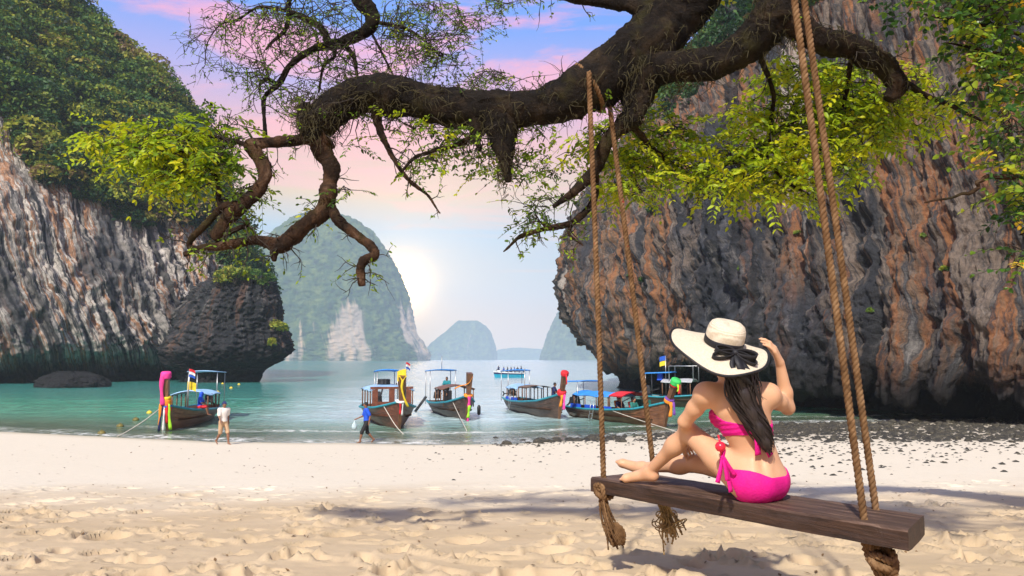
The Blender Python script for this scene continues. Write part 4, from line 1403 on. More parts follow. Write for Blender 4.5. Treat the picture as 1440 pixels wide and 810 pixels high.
plank_mat = None
m_, t = new_mat('weathered_plank')
oc = t.n('ShaderNodeTexCoord').outputs['Object']
mp = t.n('ShaderNodeMapping', {0: oc, 'Rotation': (0, 0, -math.atan2(PD[1], PD[0]))}).outputs[0]
g = t.noise(t.vmath('MULTIPLY', mp, (1.0, 16.0, 16.0)), 2.0, 8.0, 0.7, 0.6)
g3 = t.noise(mp, 3.5, 5.0, 0.6)
c = t.ramp(g, [(0.30, (0.020, 0.012, 0.008)), (0.47, (0.080, 0.046, 0.030)), (0.60, (0.165, 0.10, 0.068)), (0.75, (0.29, 0.20, 0.15))])
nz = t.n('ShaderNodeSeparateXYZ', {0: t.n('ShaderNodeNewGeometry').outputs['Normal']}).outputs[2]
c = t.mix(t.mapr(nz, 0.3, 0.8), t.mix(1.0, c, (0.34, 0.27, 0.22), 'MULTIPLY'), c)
c = t.mix(t.mapr(g3, 0.50, 0.75, 0.0, 0.6), c, (0.06, 0.036, 0.028))
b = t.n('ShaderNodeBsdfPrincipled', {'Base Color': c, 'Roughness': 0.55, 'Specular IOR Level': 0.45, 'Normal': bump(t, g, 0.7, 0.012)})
out(t, b.outputs[0])
plank_mat = m_
swing_org = on_plank(0.95, 0.19, -0.09)
swing = empty('rope_swing', swing_org, 0, 'long dark plank swing hung on four thick ropes', 'swing')
# plank as a slightly warped, chipped sheet
nu, nw = 120, 14
prof = [(0.0, -0.086), (0.0, -0.045), (0.0, -0.010), (0.008, 0.0)] + [(0.38 * k / 10, 0.0) for k in range(1, 10)] + [(0.372, 0.0), (0.38, -0.010), (0.38, -0.05), (0.38, -0.086)] + [(0.38 * k / 6, -0.09) for k in range(5, 0, -1)]
Lp = []
for i in range(nu + 1):
    f = i / nu
    row = []
    for w, z in prof:
        s = f * (1.865 - 0.107 * (w / 0.38)) + (0.05 * (w / 0.38)) * (1 - f) * 1.2
        row.append(on_plank(s, w, z))
    Lp.append(row)
Lp = np.array(Lp)
dn = fbm(Lp * np.array([6, 6, 30.0]), 4)
edge = np.array([1.0 if (z < -0.001) else 0.25 for w, z in prof])[None, :]
Lp[..., :2] += (dn * 0.011 * edge)[..., None] * -PN
Lp[..., 2] += 0.004 * fbm(Lp * np.array([2.0, 2.0, 1]), 2) + 0.003 * fbm(Lp * np.array([20, 9, 1.0]), 3) * (edge < 0.5) + 0.006 * dn * (edge > 0.5)
np_ = len(prof)
Fp = quad_idx(nu + 1, np_, True).tolist() + [tuple(range(np_ - 1, -1, -1)), tuple(nu * np_ + j for j in range(np_))]
V = Lp.reshape(-1, 3) - swing_org
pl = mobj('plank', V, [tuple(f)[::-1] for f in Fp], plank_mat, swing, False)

rope_mat = None
m_, t = new_mat('manila_rope')
oc = t.n('ShaderNodeTexCoord').outputs['Object']
rn = t.noise(oc, 14.0, 5.0, 0.65)
rf = t.noise(oc, 220.0, 3.0, 0.7)
c = t.ramp(rn, [(0.3, (0.070, 0.036, 0.016)), (0.5, (0.155, 0.085, 0.038)), (0.7, (0.27, 0.165, 0.085))])
c = t.mix(t.mapr(t.noise(oc, 2.3, 2.0), 0.55, 0.75, 0.0, 0.5), c, (0.17, 0.09, 0.045))
c = t.mix(t.mapr(t.noise(oc, 9.0, 1.0), 0.735, 0.75), c, (0.30, 0.05, 0.03))
b = t.n('ShaderNodeBsdfPrincipled', {'Base Color': c, 'Roughness': 0.9, 'Specular IOR Level': 0.15, 'Normal': bump(t, rf, 0.6, 0.004)})
out(t, b.outputs[0])
rope_mat = m_


def rope(mb, pts, rad=0.020, pitch=0.085, strands=3, ns=6, seg=0.011, taper=None):
    """laid rope: strands wound round the line pts"""
    pts = np.asarray(pts, float)
    L = np.concatenate([[0], np.cumsum(np.linalg.norm(np.diff(pts, axis=0), axis=1))])
    n = max(4, int(L[-1] / seg))
    t_ = np.linspace(0, L[-1], n)
    C = np.stack([np.interp(t_, L, pts[:, k]) for k in range(3)], -1)
    fr = frames(C)
    A = np.array([f[0] for f in fr])
    Bn = np.array([f[1] for f in fr])
    rr = rad if taper is None else rad * np.interp(t_ / L[-1], [0, 1], taper)
    rr = np.broadcast_to(rr, (n,))[:, None]
    for k in range(strands):
        ph = 2 * math.pi * (t_ / pitch + k / strands)
        q = C + rr * 0.50 * (np.cos(ph)[:, None] * A + np.sin(ph)[:, None] * Bn)
        mb.tube(q, (rr * 0.56)[:, 0], ns)
    return mb


def local(mb, org):
    mb.V = [tuple(np.array(v) - org) for v in mb.V]
    return mb


hang = [((0.055, 0.05), (829, 128), [(829, 106, 4.90), (830, 93, 5.0), (831, 92, 5.12), (832, 108, 5.26)], 4.87), ((0.20, 0.335), (858, 152), [(858, 128, 5.12), (859, 105, 5.2)], 5.08), ((1.64, 0.075), (1116, -4), None, 3.62), ((1.56, 0.335), (1130, -4), None, 3.86)]
rope_bottoms = []
for (s, w), top, over, d in hang:
    p0 = on_plank(s, w, 0.0)
    p1 = W(*top, d)
    dirv = (p1 - p0) / np.linalg.norm(p1 - p0)
    rope_bottoms.append((on_plank(s, w, -0.09), dirv))
    if top[1] > 50:
        # looped over the great limb: rises to it, then over the top
        ext = [p0 - dirv * 0.10, p0 + (p1 - p0) * 0.5 + np.array([0.004, 0.003, 0]), p1] + [W(*q) for q in over]
    else:
        z_top = 6.25
        k = (z_top - p0[2]) / dirv[2]
        ext = [p0 - dirv * 0.10, p0 + dirv * k * 0.5 + np.array([0.004, 0.003, 0]), p0 + dirv * k]
    mb = rope(MB(), catmull(ext, 8), 0.0172, 0.075)
    if over and top[0] < 840:
        # lashing: turns of the same rope round the great limb
        lp, lr = branch_pts[0]
        ii = int(np.argmin([abs(px_of(q)[0] - top[0]) for q in lp]))
        T_ = lp[ii + 1] - lp[ii - 1]
        T_ /= np.linalg.norm(T_)
        n1 = np.cross(T_, [0, 1.0, 0])
        n1 /= np.linalg.norm(n1)
        n2 = np.cross(T_, n1)
        aa = np.linspace(0, 2 * math.pi * 1.12, 40) + 2.0
        ring = lp[ii] + (lr[ii] * 1.04 + 0.008) * (np.cos(aa)[:, None] * n1 + np.sin(aa)[:, None] * n2) + T_ * ((aa / 6.283 - 0.9) * 0.042)[:, None]
        rope(mb, ring, 0.0172, 0.075)
    local(mb, swing_org).build('rope', rope_mat, swing, True)
# limb above the picture that the outer ropes are tied to is the tree's second limb
# knots and frayed ends under the plank
fray_mat = pmat('frayed_rope', (0.42, 0.29, 0.13), 0.95, var=0.45, scale=25, bstr=0.5)
rk = np.random.RandomState(9)


def frayed(anchor, path, n, spread, r=0.007, knot=True, knot_r=0.05, knot_c=None):
    mb = MB()
    path = np.asarray(path, float)
    for i in range(n):
        o = rk.normal(size=3) * spread
        k = np.linspace(0.2, 1.0, len(path))[:, None]
        q = path + o * k + rk.normal(size=path.shape) * spread * 0.35 * k
        q[0] = path[0] + o * 0.2
        rope(mb, catmull(q, 6), r * rk.uniform(0.6, 1.2), 0.05, 2, 4, 0.02, (1.0, 0.7))
    if knot:
        c = np.asarray(knot_c if knot_c is not None else path[1])
        for i in range(4):
            th = np.linspace(0, 2 * math.pi, 26)
            ax = np.linalg.qr(rk.normal(size=(3, 3)))[0]
            q = c + (np.cos(th)[:, None] * ax[0] + np.sin(th)[:, None] * ax[1]) * knot_r * rk.uniform(0.75, 1.0) + ax[2] * rk.normal() * 0.012
            rope(mb, q, 0.019, 0.07, 3, 5, 0.014)
    return mb


a = W(846, 690, 4.72)
mb = frayed(a, [W(845, 676, 4.74), W(848, 694, 4.72), W(852, 720, 4.70), W(860, 745, 4.70), W(868, 764, 4.70)], 20, 0.024, 0.013, True, 0.055, W(850, 690, 4.72))
for i in range(7):
    rope(mb, catmull([W(858 + 3 * i - 9, 735, 4.7), W(872 + 2 * i - 6, 748, 4.68), W(868 + 3 * i - 9, 766, 4.70)], 5), 0.011, 0.05, 2, 4, 0.015)
local(mb, swing_org).build('frayed_rope_end', rope_mat, swing, True)
mb = frayed(None, [on_plank(0.20, 0.335, -0.05), W(937, 722, 4.75), W(940, 735, 4.74), W(944, 752, 4.74)], 26, 0.032, 0.011, False)
for i in range(16):
    c = W(937 + rk.uniform(-16, 22), 732 + rk.uniform(-8, 12), 4.74 + rk.uniform(-.04, .04))
    th = np.linspace(0, rk.uniform(3.5, 6), 16)
    ax = np.linalg.qr(rk.normal(size=(3, 3)))[0]
    mb.tube(c + (np.cos(th)[:, None] * ax[0] + np.sin(th)[:, None] * ax[1]) * rk.uniform(0.02, 0.05), 0.0035, 4)
local(mb, swing_org).build('frayed_rope_end', fray_mat, swing, True)
p0 = on_plank(1.64, 0.075, -0.06)
mb = frayed(None, [p0, p0 + np.array([0.02, -0.01, -0.08]), p0 + np.array([0.06, -0.02, -0.15]), p0 + np.array([0.13, -0.02, -0.24]), p0 + np.array([0.17, -0.02, -0.36])], 14, 0.022, 0.015, True, 0.065, p0 + np.array([0.06, -0.02, -0.12]))
local(mb, swing_org).build('frayed_rope_end', rope_mat, swing, True)
p0 = on_plank(1.56, 0.335, -0.06)
mb = frayed(None, [p0, p0 + np.array([0.0, 0.0, -0.09]), p0 + np.array([0.02, 0.0, -0.2]), p0 + np.array([0.03, 0.01, -0.3])], 8, 0.016, 0.011, True, 0.05, p0 + np.array([0.0, 0, -0.1]))
local(mb, swing_org).build('frayed_rope_end', rope_mat, swing, True)

# ================================================================== THE WOMAN ON THE SWING
def skin_mat(name, col):
    m, t = new_mat(name)
    oc = t.n('ShaderNodeTexCoord').outputs['Object']
    n1 = t.noise(oc, 7.0, 4.0, 0.55)
    c = t.mix(t.mapr(n1, 0.3, 0.7), tuple(x * y for x, y in zip(col, (0.94, 0.88, 0.85))), col)
    f = t.noise(oc, 150.0, 3.0, 0.6)
    b = t.n('ShaderNodeBsdfPrincipled', {'Base Color': c, 'Roughness': 0.48, 'Specular IOR Level': 0.35, 'Subsurface Weight': 0.12, 'Subsurface Radius': (0.02, 0.008, 0.004), 'Subsurface Scale': 0.6,
                                         'Normal': bump(t, f, 0.08, 0.002)})
    out(t, b.outputs[0])
    return m


skin = skin_mat('fair_skin', (0.63, 0.37, 0.22))


def axes(fwd, up=(0, 0, 1)):
    """rows: left, forward, up"""
    up = np.asarray(up, float)
    f = np.asarray(fwd, float)
    up = up / np.linalg.norm(up)
    f = f - up * (f @ up)
    f /= np.linalg.norm(f)
    return np.array([np.cross(up, f), f, up])


Wb = BZ
C = np.array([1.222, 4.02, Wb + 0.105])
fp = np.array([-0.62, 0.78, 0.0])
AP = axes(fp, (0.02, -0.08, 1))
AT = axes((-0.16, 0.97, 0), (-0.10, -0.06, 1))
AM = axes((-0.38, 0.9, 0), (-0.10, 0.0, 1))
HLj, HRj = C + AP[0] * 0.088 + np.array([0, 0, 0.0]), C - AP[0] * 0.088
KL = np.array([0.934, 4.19, Wb + 0.318])
AL = np.array([0.765, 4.452, Wb + 0.070])
TL = np.array([0.615, 4.585, Wb + 0.022])
KR = np.array([1.03, 4.39, Wb + 0.125])
AR = np.array([0.768, 4.70, Wb + 0.062])
TR = np.array([0.625, 4.835, Wb + 0.095])
waist = np.array([1.232, 4.005, Wb + 0.235])
ribs = np.array([1.178, 3.985, Wb + 0.385])
chest = np.array([1.150, 3.975, Wb + 0.470])
SLj = np.array([0.972, 3.955, Wb + 0.525])
SRj = np.array([1.292, 3.975, Wb + 0.520])
EL = np.array([0.893, 4.085, Wb + 0.378])
WLj = np.array([0.965, 4.33, Wb + 0.285])
ER = np.array([1.438, 4.12, Wb + 0.446])
hat_o = W(1017, 484, 3.93)
hat_up = np.array([0.16, -0.40, 0.90])
hat_up /= np.linalg.norm(hat_up)
head_c = hat_o - hat_up * 0.045 + np.array([0.01, 0.02, 0.0])
neck = np.array([1.140, 3.965, Wb + 0.565])
AH = axes((-0.25, 0.95, 0.1), hat_up)
WR = np.array([1.385, 4.06, Wb + 0.678])

torso = [
    ell(C + np.array([0, 0, 0.03]), (0.132, 0.103, 0.110), 0.03, AP),
    ell(C + AP[0] * 0.066 - AP[1] * 0.045 + np.array([0, 0, -0.012]), (0.093, 0.098, 0.098), 0.035, AP),
    ell(C - AP[0] * 0.062 - AP[1] * 0.045 + np.array([0, 0, -0.012]), (0.093, 0.098, 0.098), 0.035, AP),
    ell(C - AP[1] * 0.055 + np.array([0, 0, -0.01]), (0.112, 0.094, 0.092), 0.04, AP),
    ell(waist - np.array([0, 0, 0.02]), (0.112, 0.085, 0.13), 0.06, AM),
    ell(ribs, (0.130, 0.094, 0.145), 0.06, AT),
    ell(chest, (0.142, 0.088, 0.095), 0.05, AT),
    ell(chest + AT[0] * 0.062 + AT[1] * 0.085 + np.array([0, 0, -0.055]), (0.060, 0.058, 0.060), 0.04, AT),
    ell(chest - AT[0] * 0.062 + AT[1] * 0.085 + np.array([0, 0, -0.055]), (0.060, 0.058, 0.060), 0.04, AT),
    cone(SLj, chest + np.array([0, 0.005, 0.075]), 0.047, 0.058, 0.06),
    cone(SRj, chest + np.array([0, 0.005, 0.075]), 0.047, 0.058, 0.06),
]


def leg(h, k, a, side):
    th = k - h
    m1 = h + th * 0.45
    sh = a - k
    m2 = k + sh * 0.32
    back = -np.cross(np.cross(th, sh), sh)
    back /= np.linalg.norm(back)
    return [cone(h, m1, 0.087, 0.071, 0.045), cone(m1, k, 0.071, 0.049, 0.03), cone(k, m2, 0.046, 0.043, 0.025),
            ell(m2 - back * 0.016 * 0 + (m1 - a) * 0.0, (0.046, 0.046, 0.075), 0.03, axes(np.cross(sh, (0.3, 0.2, 0.9)), sh)),
            cone(m2, a, 0.043, 0.027, 0.03), ell(a, (0.031, 0.031, 0.031), 0.02)]


def foot(a, t, sole):
    d = t - a
    d2 = d / np.linalg.norm(d)
    s = np.cross(d2, sole)
    s /= np.linalg.norm(s)
    heel = a - d2 * 0.03 - sole * 0.022
    ball = a + d * 0.72 - sole * 0.012
    P = [ell(heel, (0.030, 0.030, 0.030), 0.02), cone(a, ball, 0.030, 0.022, 0.025), cone(heel, ball, 0.026, 0.022, 0.02),
         cone(ball - s * 0.020, ball + s * 0.024, 0.019, 0.017, 0.02)]
    for i, o in enumerate((0.030, 0.014, 0.0, -0.013, -0.025)):
        b0 = ball + s * o * 0.9
        l = (0.055, 0.052, 0.046, 0.038, 0.030)[i]
        P.append(cone(b0, b0 + d2 * l + s * o * 0.15, 0.011, 0.0095 if i == 0 else 0.0075, 0.006))
    return P


thighs = [cone(HLj, HLj + (KL - HLj) * 0.45, 0.087, 0.071, 0.045), cone(HRj, HRj + (KR - HRj) * 0.45, 0.087, 0.071, 0.045)]
legs = leg(HLj, KL, AL, 1) + leg(HRj, KR, AR, -1) + foot(AL, TL, np.array([0, 0, 1.0])) + foot(AR, TR, np.array([-0.15, 0.3, 0.9]) / np.linalg.norm([-0.15, 0.3, 0.9]))


def arm(s, e, w):
    m = s + (e - s) * 0.5
    m2 = e + (w - e) * 0.35
    return [ell(s, (0.051, 0.051, 0.051), 0.05), cone(s, m, 0.047, 0.042, 0.03), cone(m, e, 0.042, 0.034, 0.02), cone(e, m2, 0.034, 0.036, 0.02), cone(m2, w, 0.036, 0.0235, 0.02)]


def hand(w, dirv, palm_n, curl, side, grip=0.0):
    """palm, four bent fingers and a thumb; palm_n points out of the back of the hand; side +1/-1 puts the thumb"""
    d = dirv / np.linalg.norm(dirv)
    n = palm_n - d * (palm_n @ d)
    n /= np.linalg.norm(n)
    x = np.cross(n, d) * side
    P = []
    kn = w + d * 0.082
    for o in (-0.028, -0.010, 0.010, 0.027):
        P.append(cone(w + x * o * 0.45 + d * 0.01, kn + x * o, 0.017, 0.0125, 0.012))
    lens = {-0.028: (0.030, 0.020, 0.016), -0.010: (0.036, 0.024, 0.019), 0.010: (0.040, 0.027, 0.020), 0.027: (0.036, 0.024, 0.019)}
    tips = []
    for o, ls in lens.items():
        p, v = kn + x * o * 1.05, d.copy()
        for i, l in enumerate(ls):
            ang = curl[i]
            v = v * math.cos(ang) - n * math.sin(ang)
            # keep n-frame simple: rotate v and n together
            q = p + v * l
            P.append(cone(p, q, 0.0095 - 0.0012 * i, 0.0085 - 0.0012 * i, 0.004))
            p = q
        tips.append(p)
    b0 = w + d * 0.025 + x * 0.020 - n * 0.006
    b1 = b0 + d * 0.030 + x * 0.026 - n * 0.014
    b2 = b1 + d * 0.028 + x * 0.006 - n * (0.012 + grip)
    P += [cone(b0, b1, 0.016, 0.011, 0.012), cone(b1, b2, 0.0105, 0.0085, 0.006)]
    return P, tips


# right hand takes the brim between thumb and fingers
hR, tipsR = hand(WR, np.array([-0.36, -0.26, 0.72]), np.array([0.80, -0.42, 0.30]), (0.30, 0.45, 0.35), -1)
hLh, _ = hand(WLj, np.array([0.0, 0.55, -0.6]), np.array([-0.6, 0.4, 0.6]), (0.3, 0.4, 0.3), 1)
head = [cone(neck - np.array([0, 0, 0.03]), head_c - hat_up * 0.05 - AH[1] * 0.012, 0.050, 0.050, 0.03), ell(head_c, (0.072, 0.090, 0.105), 0.03, AH),
        ell(head_c + AH[1] * 0.045 - AH[2] * 0.060, (0.048, 0.042, 0.052), 0.03, AH),
        cone(head_c + AH[1] * 0.086 + AH[2] * 0.008, head_c + AH[1] * 0.102 - AH[2] * 0.028, 0.008, 0.012, 0.012),
        ell(head_c + AH[1] * 0.082 - AH[2] * 0.062, (0.022, 0.010, 0.009), 0.008, AH),
        ell(head_c + AH[0] * 0.073 - AH[2] * 0.01, (0.010, 0.020, 0.030), 0.008, AH), ell(head_c - AH[0] * 0.073 - AH[2] * 0.01, (0.010, 0.020, 0.030), 0.008, AH)]
body = torso + legs + arm(SLj, EL, WLj) + arm(SRj, ER, WR) + head + hR + hLh
FB = Field(body, 0.0058)
# spine furrow, shoulder blades
_X = FB.X()
_l = (_X - waist) @ AT[0] + (_X[..., 2] - waist[2]) * 0.0
_ax0, _ax1 = C + np.array([0, 0, 0.05]), neck
_t = np.clip((_X[..., 2] - _ax0[2]) / (_ax1[2] - _ax0[2]), 0, 1)
_cx = np.interp(_t, [0, 0.32, 0.62, 0.82, 1], [C[0], waist[0], ribs[0], chest[0], neck[0]])
_lat = _X[..., 0] - _cx
_bk = smooth01(_X[..., 1], 3.98, 3.93) * smooth01(_X[..., 2], Wb + 0.10, Wb + 0.18) * smooth01(_X[..., 2], Wb + 0.56, Wb + 0.46)
FB.D = FB.D + _bk * (0.0055 * np.exp(-(_lat / 0.016) ** 2) - 0.0050 * np.exp(-((np.abs(_lat) - 0.040) / 0.024) ** 2))
_sb = smooth01(_X[..., 1], 3.97, 3.92)
for _sg in (-1, 1):
    _c = chest + np.array([0.078 * _sg, -0.08, -0.01])
    FB.D = FB.D - _sb * 0.0075 * np.exp(-(((_X[..., 0] - _c[0] + 0.35 * _sg * (_X[..., 2] - _c[2])) / 0.030) ** 2 + ((_X[..., 2] - _c[2]) / 0.055) ** 2))
person_org = np.array([C[0], C[1], Wb])
woman = empty('person', person_org, 0, 'person in a pink bikini and sun hat sitting on the swing plank', 'person')
V, Q = FB.mesh(relax=2)
mobj('body', V - person_org, Q, skin, woman, True)
# eyes
eye_m = pmat('eye_white', (0.5, 0.46, 0.42), 0.2, var=0.1)
for s_ in (-1, 1):
    mb = MB().lathe([(0.001, -0.011), (0.008, -0.008), (0.011, 0), (0.008, 0.008), (0.001, 0.011)], 10, head_c + AH[1] * 0.080 + AH[0] * 0.030 * s_ + AH[2] * 0.004 - person_org)
    mb.build('eye', eye_m, woman, True)

# swimwear: the trunk's own surface, a few millimetres proud, cut to the garment's outline
pink = pmat('pink_swim_fabric', (0.66, 0.008, 0.22), 0.7, var=0.16, scale=14, bstr=0.6, bdist=0.006, spec=0.25)
X = FB.X()
Dt = FB.eval(torso)
rel = X - chest
fw = rel @ AT[1]
lf = rel @ AT[0]
hz_ = X[..., 2] - (Wb + 0.352)
half = 0.028 + 0.030 * smooth01(fw, -0.06, 0.06) + 0.012 * smooth01(lf, 0.03, 0.14)
fold = 0.0022 * np.sin(hz_ * 260 + 3 * lf * 20)
Db = np.maximum(Dt - 0.006 - fold, np.abs(hz_ - 0.020 * smooth01(fw, -0.06, 0.06) - 0.06 * lf * 0.5) - half)
V, Q = FB.mesh(Db, relax=1)
top_o = mobj('bikini_top', V - person_org, Q, pink, woman, True)
Dh = FB.eval(torso[:5] + thighs)
relp = X - C
fwp = relp @ AP[1]
lfp = np.abs(relp @ AP[0])
zp = relp[..., 2]
cut_top = zp - (0.020 + 0.035 * smooth01(lfp, 0.05, 0.15))
cut_leg = (fwp - 0.01 - 0.35 * np.maximum(zp, -0.06) + 0.10 * smooth01(lfp, 0.16, 0.06) * -1.0 * (zp < 0.02)) * 0.9
Dbt = np.maximum(np.maximum(Dh - 0.006, cut_top), cut_leg)
V, Q = FB.mesh(Dbt, relax=1)
bot = mobj('bikini_bottom', V - person_org, Q, pink, woman, True)


def bow_tails(parent, c, ends, width, mat, loop=0.03, side=(1, 0, 0), name='tie', loops=True):
    mb = MB()
    c = np.asarray(c, float)
    side = np.asarray(side, float)
    for e in ends:
        e = np.asarray(e, float)
        mid = (c + e) / 2 + np.array([0, -0.012, 0.004])
        p = catmull([c, mid, e], 6)
        w = np.interp(np.linspace(0, 1, len(p)), [0, 0.3, 1], [0.3, 0.8, 1.0]) * width
        mb.strip(p, w, np.cross(e - c, [0.25, -0.9, 0.2]), 0.004)
    if loops:
        for sg in (-1, 1):
            th = np.linspace(0, 2 * math.pi, 14)
            p = c + (side * sg * loop)[None] * ((1 - np.cos(th)) / 2)[:, None] + np.array([0, -0.35, 1.0]) * (np.sin(th) * loop * 0.42)[:, None]
            mb.strip(p, width * 0.9, np.array([0.15, -0.9, -0.4]), 0.004)
    mb.lathe([(0.002, -0.009), (0.009, -0.006), (0.011, 0), (0.009, 0.006), (0.002, 0.009)], 10, c)
    local(mb, person_org).build(name, mat, parent, True)


cb = W(1062, 606, 3.862)
bow_tails(top_o, cb, [W(1066, 640, 3.875), W(1084, 641, 3.885), W(1081, 618, 3.868)], 0.034, pink, 0.03, (1, 0.2, -0.1))
ck = W(1016, 642, 3.885)
bow_tails(bot, ck, [W(1009, 679, 3.85), W(1028, 692, 3.86), W(1023, 676, 3.855)], 0.024, pink, 0.035, (0.3, -0.1, 1.0))
mb = MB()
mb.tube(catmull([ck, W(1024, 655, 3.885), W(1033, 668, 3.893)], 5), [0.012] * 11, 6)
local(mb, person_org).build('tie', pink, bot, True)
# red bauble at the left side of the top
mb = MB()
mb.lathe([(0.001, -0.026), (0.016, -0.021), (0.025, -0.008), (0.026, 0.006), (0.017, 0.020), (0.001, 0.026)], 14, W(1013, 628, 3.875))
mb.tube([W(1010, 612, 3.89), W(1012, 620, 3.875), W(1014, 640, 3.88)], 0.005, 6)
local(mb, person_org).build('red_bauble', pmat('red_plastic', (0.75, 0.02, 0.05), 0.25, var=0.1, spec=0.5), top_o, True)

# hair: many wavy locks down the back over a core
m_, t = new_mat('dark_hair')
oc = t.n('ShaderNodeTexCoord').outputs['Object']
hn = t.noise(t.vmath('MULTIPLY', oc, (70.0, 70.0, 6.0)), 1.5, 4.0, 0.6)
c = t.mix(t.mapr(hn, 0.3, 0.7), (0.010, 0.008, 0.008), (0.034, 0.024, 0.022))
b = t.n('ShaderNodeBsdfPrincipled', {'Base Color': c, 'Roughness': 0.38, 'Specular IOR Level': 0.5, 'Normal': bump(t, hn, 0.4, 0.004)})
out(t, b.outputs[0])
hairm = m_
core = [ell(head_c - AH[1] * 0.012 + AH[2] * 0.005, (0.080, 0.092, 0.108), 0.03, AH)]
hp = [W(1036, 512, 3.865), W(1040, 532, 3.845), W(1046, 556, 3.845), W(1056, 580, 3.848), W(1066, 602, 3.848), W(1076, 622, 3.852), W(1083, 640, 3.858)]
hr = [0.056, 0.060, 0.058, 0.053, 0.046, 0.034, 0.012]
for i in range(len(hp) - 1):
    core.append(cone(hp[i], hp[i + 1], hr[i] * 0.62, hr[i + 1] * 0.62, 0.03))
FH = Field(core, 0.009)
V, Q = FH.mesh()
hair = mobj('hair', V - person_org, Q, hairm, woman, True)
mb = MB()
rh = np.random.RandomState(31)
HP = catmull(np.array([np.append(p, r) for p, r in zip(hp, hr)]), 5)
for i in range(230):
    a = rh.rand() * 6.283
    q = rh.rand() ** 0.5
    ph, fq = rh.rand() * 6.28, rh.uniform(5, 8)
    n = len(HP)
    end = int(n * rh.uniform(0.72, 1.0))
    s_ = np.linspace(0, 1, n)
    off = np.stack([np.cos(a + 0.9 * s_) * q + 0.40 * np.sin(ph + fq * s_) + 0.18 * np.sin(9.5 * s_ + 0.6), 0.55 * np.sin(a + 0.9 * s_) * q - 0.12 * np.cos(ph + fq * s_), 0 * s_], -1)
    p = HP[:, :3] + off * HP[:, 3:4] * 1.05 + np.array([0.006, -0.004, 0]) * np.sin(3 * ph + s_ * 9)[:, None]
    p[0] = p[0] * 0.5 + (head_c - AH[1] * 0.05) * 0.5
    p = p[:max(end, 6)]
    thin_ = i > 150
    if thin_:
        p = p + np.array([1, 0.3, 0]) * (np.linspace(0, 1, len(p))[:, None] ** 1.5) * rh.normal() * 0.016
    mb.tube(p, np.interp(np.linspace(0, 1, len(p)), [0, 0.7, 1], [0.0020, 0.0016, 0.0006] if thin_ else [0.0048, 0.0042, 0.0010]), 4)
# loose strands
for px0, pts in [(0, [(1052, 520), (1062, 545), (1058, 558), (1066, 575)]), (0, [(1060, 522), (1070, 540), (1066, 552), (1074, 562)]), (0, [(1030, 525), (1022, 545), (1028, 562)]), (0, [(1066, 590), (1080, 605), (1078, 622), (1084, 636)])]:
    for k in range(3):
        mb.tube(catmull([W(x + rh.normal() * 2, y, 3.84 + rh.rand() * 0.02) for x, y in pts], 6), np.linspace(0.003, 0.0008, 6 * (len(pts) - 1) + 1), 4)
local(mb, person_org).build('locks', hairm, hair, True)

# ---- sun hat
m_, t = new_mat('woven_straw')
oc = t.n('ShaderNodeTexCoord').outputs['Object']
wv = t.n('ShaderNodeTexWave', {'Vector': oc, 'Scale': 55.0, 'Distortion': 1.5, 'Detail': 2.0}, wave_type='RINGS', rings_direction='Z').outputs['Fac']
wn = t.noise(oc, 90.0, 4.0, 0.6)
c = t.mix(t.mapr(t.math('ADD', t.math('MULTIPLY', wv, 0.5), wn), 0.4, 1.1), (0.60, 0.50, 0.36), (0.84, 0.76, 0.61))
p_ = t.n('ShaderNodeBsdfPrincipled', {'Base Color': c, 'Roughness': 0.75, 'Specular IOR Level': 0.25, 'Normal': bump(t, t.math('ADD', wv, wn), 0.35, 0.003)})
tr_ = t.n('ShaderNodeBsdfTranslucent', {0: c})
out(t, t.n('ShaderNodeMixShader', {0: 0.15, 1: p_.outputs[0], 2: tr_.outputs[0]}).outputs[0])
straw = m_
black = pmat('black_ribbon', (0.012, 0.012, 0.016), 0.6, var=0.3, scale=15, bstr=0.3, bdist=0.004)
hat = empty('sun_hat', (0, 0, 0))
hat.parent = woman
HX = np.cross(np.array([0, 1.0, 0]), hat_up)
HX /= np.linalg.norm(HX)
HY = np.cross(hat_up, HX)
Mh = np.stack([HX, HY, hat_up], 1)
hat.matrix_local = Matrix.Translation(Vector(hat_o - person_org)) @ Matrix(Mh.tolist()).to_4x4()
NH = 72
th = np.arange(NH) * 2 * math.pi / NH


def brim_pt(r, th):
    k = (r - 0.094) / 0.153
    # broad wing to the left, dip toward the camera, slight curl at the back
    z = -0.028 * k ** 1.4 - 0.018 * k * np.sin(th) * -1 * (np.sin(th) < 0) + 0.020 * k ** 2 * np.cos(2 * th + 0.3) + 0.006 * k * np.sin(5 * th + 1)
    rr = r * (1 + 0.075 * k * np.cos(th - math.pi))
    return np.stack([rr * np.cos(th), rr * np.sin(th) * 0.97, z], -1)


rows = [brim_pt(r, th) for r in np.linspace(0.094, 0.247, 12)]
under = [x - np.array([0, 0, 0.004]) for x in rows[::-1]]
P = np.array(rows + under)
mobj('brim', P.reshape(-1, 3), np.vstack([quad_idx(len(P), NH, True), quad_idx(2, NH, True) % NH + np.where(quad_idx(2, NH, True) >= NH, 0, (len(P) - 1) * NH)]), straw, hat, True)
cr = []
for r, z in [(0.094, -0.002), (0.0955, 0.03), (0.095, 0.06), (0.091, 0.085), (0.082, 0.103), (0.065, 0.115), (0.042, 0.120), (0.018, 0.118), (0.002, 0.116)]:
    cr.append(np.stack([r * np.cos(th) * 1.0, r * np.sin(th) * 1.08, z + 0.004 * np.cos(2 * th) * (z > 0.08) + 0 * th], -1))
P = np.array(cr)
mobj('crown', P.reshape(-1, 3), quad_idx(len(P), NH, True), straw, hat, True)
ed = brim_pt(0.2465, th)
mb = MB().tube(np.vstack([ed, ed[:2]]), 0.0065, 6)
mb.build('edge_binding', black, hat, True)
bd = []
